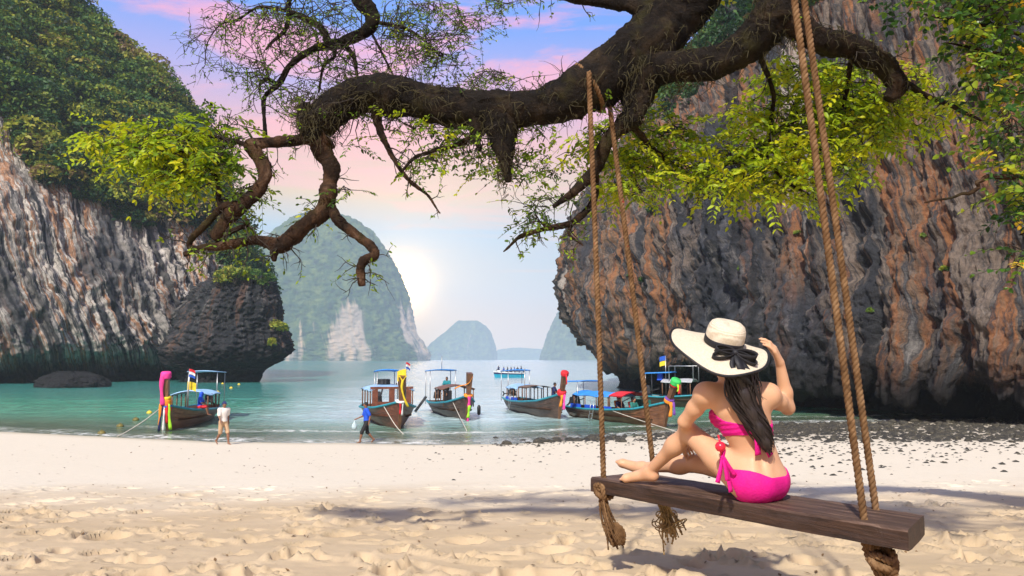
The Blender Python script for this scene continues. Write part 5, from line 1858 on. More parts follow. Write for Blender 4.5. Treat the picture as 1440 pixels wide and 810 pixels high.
for r, z in [(0.0955, 0.001), (0.0985, 0.004), (0.0985, 0.032), (0.0955, 0.036)]:
    bd.append(np.stack([r * np.cos(th), r * np.sin(th) * 1.08, z + 0.003 * np.sin(th * 3)], -1))
mobj('hat_band', np.array(bd).reshape(-1, 3), quad_idx(4, NH, True), black, hat, True)
Mi = np.linalg.inv(Mh)


def hl(px, py, d):
    return Mi @ (W(px, py, d) - hat_o)


mb = MB()
kc = hl(1034, 496, 3.808)
for tgt, w in [((1001, 503, 3.795), 0.050), ((1006, 490, 3.81), 0.038), ((1064, 503, 3.795), 0.056), ((1063, 513, 3.795), 0.038)]:
    e = hl(*tgt)
    n = 12
    thl = np.linspace(0, 2 * math.pi, 17)
    v = e - kc
    pr = np.cross(v, [0, -0.6, 1.0])
    pr /= np.linalg.norm(pr)
    p = kc + v[None] * ((1 - np.cos(thl)) / 2)[:, None] + pr * (np.sin(thl) * 0.020)[:, None]
    mb.strip(p, w * (0.4 + 0.6 * np.sin(thl / 2)), np.cross(v, pr), 0.003)
for tgts, w in [([(1040, 512, 3.772), (1046, 530, 3.765), (1052, 540, 3.79)], 0.048), ([(1030, 512, 3.775), (1034, 524, 3.765), (1030, 533, 3.78)], 0.034), ([(1048, 515, 3.775), (1057, 527, 3.78)], 0.036)]:
    p = catmull([kc] + [hl(*q) for q in tgts], 6)
    ww = np.interp(np.linspace(0, 1, len(p)), [0, 0.25, 1], [0.35, 0.85, 1.0]) * w
    mb.strip(p, ww, Mi @ np.array([0.95, 0.05, -0.25]), 0.003)
mb.lathe([(0.004, -0.016), (0.016, -0.010), (0.018, 0), (0.016, 0.010), (0.004, 0.016)], 10, kc)
mb.build('bow', black, hat, True)

# ================================================================== BOATS
hull_brown = wood_mat('varnished_hull', (0.13, 0.050, 0.024), (0.32, 0.145, 0.07), (0.8, 6.0, 9.0), 1.2, 0.42)
hull_dark = wood_mat('dark_hull', (0.045, 0.026, 0.018), (0.14, 0.078, 0.05), (0.8, 6.0, 9.0), 1.2, 0.5)
hull_red = wood_mat('reddish_hull', (0.11, 0.033, 0.018), (0.25, 0.085, 0.045), (0.8, 6.0, 9.0), 1.2, 0.45)
post_wood = wood_mat('prow_wood', (0.09, 0.038, 0.018), (0.24, 0.11, 0.05), (9.0, 9.0, 1.0), 1.2, 0.5)
teal = pmat('teal_paint', (0.025, 0.26, 0.33), 0.5)
sky_blue = pmat('blue_tarpaulin', (0.04, 0.27, 0.72), 0.6, var=0.25, scale=2.0)
pale_blue = pmat('pale_blue_roof', (0.30, 0.50, 0.74), 0.6, scale=2.0)
white_p = pmat('white_paint', (0.74, 0.75, 0.74), 0.5)
grey_p = pmat('grey_roof', (0.42, 0.43, 0.45), 0.6)
deckm = wood_mat('deck_boards', (0.10, 0.06, 0.035), (0.22, 0.14, 0.085))
steel = pmat('dull_steel', (0.45, 0.46, 0.47), 0.35, 0.8)
engine_m = pmat('greasy_iron', (0.03, 0.032, 0.035), 0.5, 0.3)
cloth = {k: pmat(k + '_cloth', c, 0.75, var=0.2, scale=5, bstr=0.4) for k, c in {
    'pink': (0.85, 0.05, 0.30), 'red': (0.65, 0.02, 0.03), 'orange': (0.90, 0.28, 0.02), 'yellow': (0.85, 0.62, 0.03), 'lime': (0.42, 0.80, 0.03), 'blue': (0.02, 0.10, 0.50),
    'white': (0.78, 0.78, 0.76), 'navy': (0.015, 0.02, 0.09), 'green': (0.05, 0.55, 0.12), 'teal': (0.01, 0.20, 0.24), 'cobalt': (0.012, 0.085, 0.62), 'khaki': (0.46, 0.30, 0.17), 'black': (0.012, 0.012, 0.014), 'purple': (0.16, 0.05, 0.30), 'darkgreen': (0.02, 0.16, 0.13)}.items()}


def ribbon(root, pts, width, col, side, parent=None, name='ribbon'):
    p = catmull(np.asarray(pts, float), 5)
    k = np.linspace(0, 1, len(p))
    mb = MB().strip(p, width * (0.8 + 0.2 * np.sin(k * 9)), side, 0.02)
    return mb.build(name, cloth[col], parent or root, True)


def longtail(bow, stern, label, hull_m, L_beam=1.9, sheer=(0.62, 0.55, 1.25), prow_h=2.7, prow_lean=0.42, canopy=None, shade=None, engine=True, post_w=0.24, flag=None, stripe=None, extra=None):
    """wooden longtail boat; bow and stern are points on the water"""
    bow, stern = np.asarray(bow, float), np.asarray(stern, float)
    v = (bow - stern)[:2]
    L = np.linalg.norm(v)
    rz = math.atan2(v[1], v[0])
    org = np.append((bow[:2] + stern[:2]) / 2, 0.0)
    e = empty('longtail_boat', org, rz, label, 'boat', 'wooden longtail boats moored in the bay')
    ns, nr = 22, 11
    s = np.linspace(0, 1, ns)
    hb = np.interp(s, [0, 0.12, 0.35, 0.6, 0.8, 0.93, 1.0], [0.55, 0.74, 0.98, 1.0, 0.74, 0.34, 0.06]) * L_beam / 2
    hs = np.interp(s, [0, 0.3, 0.6, 0.8, 0.92, 1.0], [sheer[0], sheer[1], sheer[1] + 0.1, sheer[1] + 0.34 * (sheer[2] - sheer[1]), sheer[1] + 0.70 * (sheer[2] - sheer[1]), sheer[2]])
    kz = np.interp(s, [0, 0.1, 0.85, 0.95, 1.0], [-0.10, -0.32, -0.32, -0.22, -0.12])
    tt = np.linspace(-1, 1, nr)
    P = np.zeros((ns, nr, 3))
    for i in range(ns):
        fu = np.abs(tt) ** 0.80 * np.sign(tt)
        z = kz[i] + (hs[i] - kz[i]) * np.abs(tt) ** 1.45
        rake = 0.30 * max(0, s[i] - 0.55) / 0.45 * np.maximum(z, 0) - 0.12 * max(0, 0.15 - s[i]) / 0.15 * z
        P[i] = np.stack([-L / 2 + s[i] * (L - 0.35) + rake, hb[i] * fu, z], -1)
    mb = MB().grid(P)
    # inner skin
    inner = P.copy()
    inner[:, :, 1] *= 0.93
    inner[:, :, 2] = np.maximum(inner[:, :, 2], 0.18)
    mb.grid(inner[:, ::-1])
    n0 = len(mb.F)
    mb.add(P[0], [tuple(range(nr))])
    hull = mb.build('hull', hull_m, e, False)
    for pi in hull.data.polygons:
        pi.use_smooth = pi.index < n0
    # planking seams: thin battens along the side
    for f in (0.72, 0.84):
        for sg in (0, 1):
            j = f if sg else -f
            line = []
            for i in range(1, ns - 1):
                z = kz[i] + (hs[i] - kz[i]) * f ** 1.45
                y = hb[i] * f ** 0.80 * (1 if sg else -1)
                line.append([np.interp(z, np.sort(P[i, nr // 2:, 2]), P[i, nr // 2:, 0]), y * 1.012, z])
            MB().tube(line, 0.018, 4).build('rubbing_strake', hull_m, hull, True)
    # painted gunwale on both sides
    for j in (0, nr - 1):
        g = P[:, j].copy()
        g[:, 1] *= 1.02
        mb = MB()
        for a, b in zip(g[:-1], g[1:]):
            mb.tube([a, b], 0.055, 6)
        mb2 = MB()
        mb2.tube(catmull(g, 2), 0.062, 6)
        mb2.build('gunwale', teal, e, True)
    # stem and tall prow post
    tip = P[-1, nr // 2]
    tx = P[-1, -1, 0]
    zt = sheer[2]
    pp = np.array([[tip[0] - 0.05, 0, kz[-1] - 0.05], [(tip[0] + tx) / 2, 0, zt * 0.5], [tx + 0.02, 0, zt], [tx + prow_lean * 0.5, 0, (zt + prow_h) / 2], [tx + prow_lean, 0, prow_h]])
    pc = catmull(pp, 5)
    k = np.linspace(0, 1, len(pc))
    wy = np.interp(k, [0, 0.45, 1], [0.12, 0.20, post_w])
    mb = MB()
    V = []
    T = np.gradient(pc, axis=0)
    T /= np.linalg.norm(T, axis=1)[:, None]
    for q, w, tg in zip(pc, wy, T):
        nrm = np.array([tg[2], 0, -tg[0]])
        for a, b in ((-1, -1), (1, -1), (1, 1), (-1, 1)):
            V.append(q + nrm * a * w * 0.62 + np.array([0, b * w / 2, 0]))
    m = len(pc)
    mb.add(V, [(i * 4 + j, i * 4 + (j + 1) % 4, (i + 1) * 4 + (j + 1) % 4, (i + 1) * 4 + j) for i in range(m - 1) for j in range(4)] + [(3, 2, 1, 0), tuple((m - 1) * 4 + j for j in range(4))])
    prow = mb.build('prow', post_wood, e, False)
    # deck and thwarts
    mb = MB()
    dz = sheer[1] - 0.22
    dk = []
    for i in range(1, ns - 2):
        y = hb[i] * 0.86
        dk.append([[P[i, 0, 0], -y, dz], [P[i, 0, 0], y, dz]])
    mb.grid(np.array(dk))
    mb.grid(np.array(dk)[:, ::-1] - np.array([0, 0, 0.04]))
    mb.build('deck', deckm, e, False)
    for f in (0.25, 0.42, 0.58, 0.74):
        i = int(f * ns)
        MB().box((P[i, 0, 0], 0, hs[i] - 0.06), (0.28, hb[i] * 1.86, 0.05)).build('thwart', deckm, e, False)
    if canopy:
        a, b, zc, col = canopy[:4]
        x0, x1 = -L / 2 + a * L, -L / 2 + b * L
        hw = L_beam * 0.43
        PP = []
        for x in np.linspace(x0, x1, 7):
            PP.append([[x, y, zc + 0.22 * (1 - (y / hw) ** 2) + 0.03 * math.sin(x * 3)] for y in np.linspace(-hw, hw, 9)])
        PP = np.array(PP)
        mb = MB().grid(PP)
        mb.grid((PP - np.array([0, 0, 0.05]))[:, ::-1])
        for edge in (PP[0], PP[-1], PP[:, 0], PP[:, -1]):
            mb.tube(edge - np.array([0, 0, 0.025]), 0.035, 5)
        rf = mb.build('canopy', col, e, True)
        nP = 4
        for x in np.linspace(x0 + 0.08, x1 - 0.08, nP):
            for y in (-hw * 0.94, hw * 0.94):
                MB().tube([(x, y, sheer[1] - 0.1), (x, y, zc + 0.03)], 0.035, 6).build('canopy_post', post_wood, e, True)
        if len(canopy) > 4:
            for x in np.linspace(x0 + 0.3, x1 - 0.3, 3):
                MB().box((x, -hw * 0.98, sheer[1] + 0.12), (abs(x1 - x0) / 3.3, 0.03, 0.26)).build('side_cloth', canopy[4], e, False)
    if shade:
        xs, zs, ln, col = shade[:4]
        x0 = -L / 2 + xs * L
        hw = shade[4] if len(shade) > 4 else 0.75
        PP = np.array([[[x0 + ln * a, hw * b, zs + 0.08 * a + 0.05 * (1 - b * b)] for b in np.linspace(-1, 1, 6)] for a in np.linspace(-0.5, 0.5, 5)])
        mb = MB().grid(PP)
        mb.grid((PP - np.array([0, 0, 0.04]))[:, ::-1])
        for edge in (PP[0], PP[-1], PP[:, 0], PP[:, -1]):
            mb.tube(edge - np.array([0, 0, 0.02]), 0.028, 5)
        mb.build('sunshade', col, e, True)
        for a in (-0.45, 0.45):
            for b in (-0.95, 0.95):
                MB().tube([(x0 + ln * a, hw * b, sheer[0] - 0.2), (x0 + ln * a, hw * b, zs - 0.02)], 0.024, 6).build('shade_post', steel, e, True)
    if engine:
        x = -L / 2 + 0.25
        z = sheer[0] + 0.35
        mb = MB().box((x, 0, z), (0.75, 0.42, 0.42), taper=0.8).box((x + 0.1, 0.0, z + 0.30), (0.40, 0.30, 0.2), taper=0.7)
        mb.tube([(x - 0.1, 0.2, z + 0.2), (x - 0.15, 0.28, z + 0.55)], 0.05, 8).tube([(x + 0.35, 0, z), (x + 0.95, 0.1, z + 0.15)], 0.03, 6)
        mb.lathe([(0.16, -0.05), (0.20, -0.02), (0.20, 0.02), (0.16, 0.05)], 14, (x + 0.30, 0, z), np.array([[0, 0, 1], [0, 1, 0], [-1, 0, 0.0]]))
        en = mb.build('engine', engine_m, e, False)
        ex_ = x - (3.0 if engine == 'raised' else 2.4)
        ez = sheer[0] + 0.15 if engine == 'raised' else 0.05
        MB().tube([(x - 0.35, 0, z - 0.05), (ex_, 0.3, ez)], [0.06, 0.035], 7).build('propeller_shaft', engine_m, e, True)
        pm = MB()
        for a in range(3):
            th_ = a * 2.094
            pm.box((ex_ - 0.03, 0.3 + 0.11 * math.cos(th_), ez + 0.11 * math.sin(th_)), (0.03, 0.20, 0.09), np.array([[1, 0, 0], [0, math.cos(th_), -math.sin(th_)], [0, math.sin(th_), math.cos(th_)]]))
        pm.lathe([(0.02, -0.05), (0.05, 0), (0.02, 0.05)], 8, (ex_ - 0.03, 0.3, ez))
        pm.build('propeller', engine_m, e, False)
    for (fx, fy, z0, z1, col, w, h) in (flag or []):
        x = -L / 2 + fx * L
        if fx > 0.97:
            x = tx + prow_lean * 0.7
        pol = MB().tube([(x, fy, z0), (x, fy, z1)], 0.025, 6).build('flag_pole', steel, e, True)
        zz_ = z1
        for cl in col:
            fx_, fy_ = (-w, 0.1) if abs(math.cos(rz)) > 0.75 else (-0.08, w)
            PP = np.array([[[x + 0.03 + fx_ * u + 0.02 * math.sin(6 * u), fy + fy_ * u, zz_ - h * v_ - 0.12 * u * u] for v_ in np.linspace(0, 1, 4)] for u in np.linspace(0, 1, 6)])
            mb = MB().grid(PP)
            mb.grid((PP + np.array([0.012, 0, 0]))[:, ::-1])
            mb.build('flag', cloth[cl], pol, True)
            zz_ -= h * 1.12
    info = dict(L=L, tx=tx, zt=zt, prow_h=prow_h, lean=prow_lean, P=P, hb=hb, hs=hs, post_w=post_w)
    return e, prow, info


def prow_at(i, f, dx=0.0, dy=0.0, dz=0.0):
    """point on the prow post, f = 0 at the sheer, 1 at the top"""
    return np.array([i['tx'] + i['lean'] * f + dx, dy, i['zt'] + (i['prow_h'] - i['zt']) * f + dz])


def wrap(parent, i, f, col, h=0.22, grow=1.25):
    """cloth wound round the post"""
    c = prow_at(i, f)
    w = i['post_w'] * grow
    tg = prow_at(i, 1) - prow_at(i, 0)
    tg /= np.linalg.norm(tg)
    nn = np.array([tg[2], 0, -tg[0]])
    M = np.stack([nn, [0, 1, 0], tg], 1)
    pr = [(w * 0.58, -h / 2), (w * 0.68, -h / 3), (w * 0.64, -h / 6), (w * 0.70, h / 6), (w * 0.66, h / 3), (w * 0.60, h / 2)]
    MB().lathe(pr, 10, c, M).build('wound_cloth', cloth[col], parent, True)


def ladder(e, i, s_, sgn=-1):
    k = int(s_ * 21)
    x, y, z = i['P'][k, 0 if sgn < 0 else -1]
    mb = MB()
    for dx in (-0.17, 0.17):
        mb.tube([(x + dx, y + sgn * 0.02, z + 0.45), (x + dx, y + sgn * 0.05, z), (x + dx - 0.05, y + sgn * 0.22, -0.25)], 0.022, 5)
    for q in (0.0, 0.3, 0.6):
        mb.tube([(x - 0.17, y + sgn * (0.05 + 0.17 * q), z * (1 - q) - 0.2 * q), (x + 0.17, y + sgn * (0.05 + 0.17 * q), z * (1 - q) - 0.2 * q)], 0.018, 5)
    mb.build('boarding_ladder', steel, e, True)


def Wsea(px, py):
    """point of the sea surface at a picture position"""
    v = R_ * ((px - 720) / FPX) + U_ * ((405 - py) / FPX) + F_
    return CAM + v * (-CAM[2] / v[2])


def along(bow_px, bow_py, L, hd):
    """bow on the water at a picture position, stern L metres behind along heading hd degrees (from +Y, to the right)"""
    b = Wsea(bow_px, bow_py)
    return b, b + L * np.array([math.sin(R(hd)), math.cos(R(hd)), 0])


# ---- boat with the pink prow, left
b, s_ = along(233, 606, 9.5, -9)
bt, pr, i = longtail(b, s_, 'brown longtail boat whose prow is wrapped in pink cloth', hull_brown, 2.3, (0.75, 0.70, 1.25), 2.80, 0.30, (0.20, 0.52, 1.55, pale_blue), (0.10, 2.75, 2.4, pale_blue, 0.85), True, 0.27,
                     [(0.80, 0.55, 1.0, 3.0, ['red', 'white', 'blue'], 0.28, 0.13), (0.78, 0.45, 1.0, 2.35, ['yellow'], 0.4, 0.42)])
wrap(pr, i, 0.95, 'pink', 0.32, 1.35)
ribbon(bt, [prow_at(i, 0.98, 0.22, -0.10), prow_at(i, 0.6, 0.24, -0.16), prow_at(i, 0.25, 0.26, -0.14), prow_at(i, 0.0, 0.24, -0.12)], 0.22, 'pink', (0, 1, 0), pr)
wrap(pr, i, 0.10, 'orange', 0.34, 1.3)
wrap(pr, i, -0.12, 'red', 0.22, 1.3)
wrap(pr, i, 0.24, 'yellow', 0.14, 1.25)
wrap(pr, i, -0.02, 'blue', 0.12, 1.32)
for c, y0, y1, zb, w in (('orange', -0.22, -0.30, 0.25, 0.14), ('navy', -0.10, -0.32, -0.05, 0.13), ('white', -0.02, -0.12, -0.05, 0.11), ('lime', 0.14, 0.22, 0.05, 0.16), ('red', 0.06, 0.06, 0.35, 0.16)):
    ribbon(bt, [prow_at(i, 0.05, 0.2, y0), [i['tx'] + 0.14, (y0 + y1) / 2, 0.7], [i['tx'] - 0.02, y1, zb]], w, c, (0, 1, 0), pr)
boat1 = (bt, i)
# ---- boat with the yellow garland
b, s_ = along(563, 604, 9.0, -17)
bt, pr, i = longtail(b, s_, 'reddish longtail boat with a yellow garland and yellow flag on its prow', hull_red, 2.8, (0.80, 0.80, 1.38), 2.68, 0.28, (0.22, 0.66, 1.85, pale_blue), (0.40, 2.85, 1.3, sky_blue, 0.6), True, 0.34,
                     [(0.99, 0.20, 1.2, 3.35, ['red', 'white', 'blue'], 0.22, 0.10), (0.985, 0.20, 1.2, 3.0, ['yellow'], -0.42, 0.50)])
for y in (-0.12, 0.12):
    ribbon(bt, [prow_at(i, 1.0, 0.20, y * 1.6), prow_at(i, 0.92, 0.24, y * 0.9), prow_at(i, 0.82, 0.25, y * 0.2)], 0.07, 'yellow', (0, 1, 0.2), pr)
ribbon(bt, [prow_at(i, 0.84, 0.25, 0.0), prow_at(i, 0.5, 0.25, -0.02), prow_at(i, 0.1, 0.27, 0.14), prow_at(i, -0.2, 0.22, 0.34)], 0.13, 'yellow', (0, 1, 0.1), pr)
wrap(pr, i, 0.02, 'white', 0.10, 1.2)
ribbon(bt, [prow_at(i, 0.0, 0.22, -0.06), [i['tx'] + 0.18, -0.05, 1.1], [i['tx'] + 0.08, -0.04, 0.75]], 0.12, 'red', (0, 1, 0), pr)
ribbon(bt, [prow_at(i, 0.0, 0.23, 0.07), [i['tx'] + 0.18, 0.06, 1.1], [i['tx'] + 0.08, 0.05, 0.70]], 0.09, 'white', (0, 1, 0), pr)
# cabin front wall with windows and gear on the roof
L = i['L']
x = -L / 2 + 0.66 * L
for y0, y1 in ((-1.05, -0.75), (-0.15, 0.15), (0.75, 1.05)):
    MB().box((x, (y0 + y1) / 2, 1.45), (0.06, y1 - y0, 1.1)).build('cabin_pillar', hull_red, bt, False)
MB().box((x - 0.02, 0, 1.05), (0.05, 2.1, 0.35)).build('cabin_front', hull_red, bt, False)
MB().box((x, 0, 1.96), (0.10, 2.3, 0.12)).build('cabin_beam', hull_red, bt, False)
tb = MB()
for k in range(4):
    th_ = np.linspace(0, 6.283, 18)
    tb.tube(np.stack([-L / 2 + 0.5 * L + 0.32 * np.cos(th_), -0.25 + 0.32 * np.sin(th_), 2.14 + 0.07 * k + 0 * th_], -1), 0.05, 5)
tb.build('rope_coil', engine_m, bt, True)
MB().tube([(-L / 2 + 0.45 * L, 0.55, 2.05), (-L / 2 + 0.45 * L, 0.85, 2.4)], 0.09, 7).build('bundle', engine_m, bt, True)
# ---- boat with the man in teal
b, s_ = along(658, 591, 9.0, -17)
bt, pr, i = longtail(b, s_, 'dark longtail boat with a blue sunshade and a man in teal aboard', hull_dark, 2.3, (0.70, 0.72, 1.40), 2.70, 0.32, (0.46, 0.74, 1.70, post_wood), (0.14, 2.75, 1.7, sky_blue, 0.9), True, 0.32, [(0.18, 0.0, 2.7, 3.7, [], 0, 0)])
ribbon(bt, [prow_at(i, 0.85, 0.22, 0.14), prow_at(i, 0.55, 0.22, -0.10), prow_at(i, 0.45, 0.1, -0.5), prow_at(i, 0.32, 0.0, -0.85)], 0.09, 'orange', (0.2, 0.3, 1.0), pr)
wrap(pr, i, 0.02, 'orange', 0.14, 1.25)
ribbon(bt, [prow_at(i, 0.02, 0.24, 0), [i['tx'] + 0.24, 0, 1.1], [i['tx'] + 0.14, 0.0, 0.75]], 0.20, 'pink', (0, 1, 0), pr)
ribbon(bt, [[i['tx'] + 0.20, 0.02, 0.85], [i['tx'] + 0.10, 0.0, 0.45], [i['tx'] + 0.02, -0.02, 0.15]], 0.18, 'lime', (0, 1, 0), pr)
ribbon(bt, [[i['tx'] + 0.02, -0.02, 0.2], [i['tx'] - 0.02, -0.02, -0.05]], 0.14, 'pink', (0, 1, 0), pr)
for k in range(3):
    MB().tube([(-i['L'] / 2 + 0.6 + 0.3 * k, -0.9, 1.0), (-i['L'] / 2 + 0.2 + 0.3 * k, -1.7, -0.2)], 0.04, 5).build('oar', engine_m, bt, True)
MB().lathe([(0.05, -0.3), (0.11, -0.2), (0.11, 0.2), (0.05, 0.3)], 8, (i['L'] / 2 - 1.8, 1.12, 0.45)).build('fender', engine_m, bt, True)
boat3 = (bt, i)
# ---- boat with the blue roof and raised tail
b, s_ = along(789, 590, 10.2, -24)
b, s_ = Wsea(789, 590), Wsea(709, 573)
s_ = b + (s_ - b) / np.linalg.norm(s_ - b) * 10.2
bt, pr, i = longtail(b, s_, 'dark longtail boat with red topped prow and engine tail raised astern', hull_dark, 2.1, (0.80, 0.74, 1.48), 2.75, 0.60, (0.18, 0.42, 1.6, pale_blue, cloth['cobalt']), (0.10, 2.72, 1.9, sky_blue, 0.8), 'raised', 0.27, [(0.47, -0.5, 0.8, 2.9, [], 0, 0)])
L = i['L']
PP = np.array([[[x_, y_, 1.68 + 0.16 * (1 - y_ * y_)] for y_ in np.linspace(-0.9, 0.9, 7)] for x_ in np.linspace(-L / 2 + 0.44 * L, -L / 2 + 0.62 * L, 6)])
mb = MB().grid(PP)
mb.grid((PP - np.array([0, 0, 0.05]))[:, ::-1])
mb.build('thatched_canopy', deckm, bt, True)
for x_ in (0.45, 0.53, 0.61):
    for y_ in (-0.85, 0.85):
        MB().tube([(-L / 2 + x_ * L, y_, 0.7), (-L / 2 + x_ * L, y_, 1.70)], 0.035, 6).build('canopy_post', post_wood, bt, True)
wrap(pr, i, 0.94, 'red', 0.26, 1.3)
wrap(pr, i, 0.06, 'red', 0.30, 1.5)
ribbon(bt, [prow_at(i, 0.0, 0.22, -0.05), [i['tx'] + 0.30, -0.1, 1.2], [i['tx'] + 0.22, -0.16, 0.75]], 0.16, 'orange', (0.6, 1, 0), pr)
ribbon(bt, [prow_at(i, 0.0, 0.26, 0.08), [i['tx'] + 0.45, 0.0, 1.1], [i['tx'] + 0.50, -0.05, 0.60]], 0.15, 'pink', (0.6, 1, 0), pr)
ribbon(bt, [prow_at(i, 0.9, 0.25, 0.0), prow_at(i, 0.55, 0.55, 0.0), prow_at(i, 0.45, 0.5, 0.0)], 0.08, 'red', (0.6, 1, 0), pr)
ladder(bt, i, 0.36)
boat4 = (bt, i)
# ---- boat with the green topped prow, nearest on the right
b, s_ = Wsea(940, 601), Wsea(812, 585)
s_ = b + (s_ - b) / np.linalg.norm(s_ - b) * 9.6
bt, pr, i = longtail(b, s_, 'brown longtail boat with green topped prow and passengers under a blue awning', hull_brown, 2.1, (0.60, 0.60, 1.30), 2.40, 0.66, (0.16, 0.56, 1.40, sky_blue, cloth['cobalt']), (0.10, 2.15, 2.0, sky_blue, 0.8), True, 0.27)
L = i['L']
wrap(pr, i, 0.94, 'green', 0.32, 1.5)
wrap(pr, i, 0.80, 'red', 0.12, 1.3)
wrap(pr, i, 0.06, 'orange', 0.20, 1.45)
wrap(pr, i, 0.14, 'purple', 0.10, 1.4)
ribbon(bt, [prow_at(i, 0.02, 0.24, -0.06), [i['tx'] + 0.34, -0.1, 1.0], [i['tx'] + 0.30, -0.14, 0.55]], 0.18, 'orange', (0.6, 1, 0), pr)
ribbon(bt, [prow_at(i, 0.02, 0.28, 0.08), [i['tx'] + 0.46, 0.0, 1.0], [i['tx'] + 0.48, -0.02, 0.65]], 0.14, 'purple', (0.6, 1, 0), pr)
ribbon(bt, [prow_at(i, 0.85, 0.25, 0.05), prow_at(i, 0.6, 0.5, 0.0), prow_at(i, 0.4, 0.6, 0.0)], 0.12, 'red', (0.6, 1, 0), pr)
ribbon(bt, [prow_at(i, 0.85, 0.28, -0.05), prow_at(i, 0.65, 0.45, -0.05), prow_at(i, 0.5, 0.5, -0.05)], 0.10, 'lime', (0.6, 1, 0), pr)
PP = np.array([[[x_, y_, 1.42 + 0.28 * (1 - y_ * y_)] for y_ in np.linspace(-0.9, 0.9, 7)] for x_ in np.linspace(-L / 2 + 0.565 * L, -L / 2 + 0.70 * L, 5)])
mb = MB().grid(PP)
mb.grid((PP - np.array([0, 0, 0.05]))[:, ::-1])
mb.build('red_canopy', cloth['red'], bt, True)
for x_ in (0.57, 0.69):
    for y_ in (-0.85, 0.85):
        MB().tube([(-L / 2 + x_ * L, y_, 0.55), (-L / 2 + x_ * L, y_, 1.45)], 0.03, 6).build('canopy_post', post_wood, bt, True)
MB().box((-L / 2 + 0.64 * L, 0.86, 0.95), (1.6, 0.03, 0.6)).build('side_cloth', cloth['darkgreen'], bt, False)
ladder(bt, i, 0.44)
boat5 = (bt, i)
# ---- boat moored behind it, under the overhang
b, s_ = Wsea(1010, 574), Wsea(905, 571)
bt, pr, i = longtail(b, s_, 'grey roofed longtail boat moored in the shade of the overhang', hull_dark, 2.3, (0.8, 0.75, 1.3), 2.6, 0.4, (0.30, 0.70, 1.85, grey_p), (0.24, 2.5, 2.0, sky_blue, 0.8), True, 0.24, [(0.33, -0.3, 0.9, 3.75, ['blue', 'yellow'], 0.5, 0.33)])
L = i['L']
MB().box((-L / 2 + 0.25 * L, -0.2, 2.2), (0.4, 0.4, 0.5), taper=0.8).build('water_barrel', cloth['cobalt'], bt, False)
for y_ in (-0.8, 0.8):
    MB().tube([(-L / 2 + 0.40 * L, y_, 1.85), (-L / 2 + 0.40 * L, y_, 3.0), (-L / 2 + 0.72 * L, y_, 3.0), (-L / 2 + 0.72 * L, y_, 1.85)], 0.03, 6).build('roof_rail', steel, bt, True)

# ---- speedboat out in the bay
b = Wsea(717, 531)
sp = empty('speedboat', b, R(178), 'white and blue speedboat crowded with people out in the bay', 'boat')
ns = 14
s = np.linspace(0, 1, ns)
P = np.zeros((ns, 7, 3))
for k in range(ns):
    hbk = np.interp(s[k], [0, 0.6, 0.85, 1], [1.0, 1.0, 0.7, 0.05])
    top = 0.95 + 0.35 * s[k] ** 2
    P[k] = [[-2.9 + 5.8 * s[k] + 0.5 * max(0, s[k] - 0.6) * z, hbk * y, z] for y, z in ((-1.05, top), (-0.98, 0.55), (-0.7, 0.0), (0, -0.3 + 0.3 * s[k] ** 3), (0.7, 0.0), (0.98, 0.55), (1.05, top))]
mb = MB().grid(P)
mb.add(P[0], [tuple(range(7))])
mb.build('hull', pmat('turquoise_gelcoat', (0.02, 0.36, 0.52), 0.25), sp, False)
for j, j2 in ((0, 1), (6, 5)):
    Q = np.stack([P[:, j] * [1, 1.02, 1], (P[:, j] * 0.62 + P[:, j2] * 0.38) * [1, 1.03, 1], ], 1)
    mb = MB().grid(Q if j == 6 else Q[:, ::-1])
    mb.build('white_band', white_p, sp, False)
    Q = np.stack([(P[:, j] * 0.60 + P[:, j2] * 0.40) * [1, 1.03, 1], (P[:, j] * 0.15 + P[:, j2] * 0.85) * [1, 1.04, 1]], 1)
    MB().grid(Q if j == 6 else Q[:, ::-1]).build('navy_band', cloth['navy'], sp, False)
MB().grid(np.stack([P[:, 0] * [1, .97, .9], P[:, 6] * [1, .97, .9]], 1)).build('deck', white_p, sp, False)
MB().box((2.0, 0, 1.28), (1.0, 1.5, 0.18), taper=0.8).build('foredeck', white_p, sp, False)
MB().box((-2.7, 0, 1.1), (0.5, 0.9, 0.9), taper=0.7).build('outboard_motor', engine_m, sp, False)
for k in range(5):
    MB().box((-1.8 + 0.8 * k, 0, 1.05), (0.35, 1.7, 0.25)).build('bench', cloth['navy'], sp, False)


# ================================================================== PEOPLE
skin_d = skin_mat('tanned_skin', (0.24, 0.115, 0.065))
skin_m = skin_mat('brown_skin', (0.36, 0.185, 0.11))


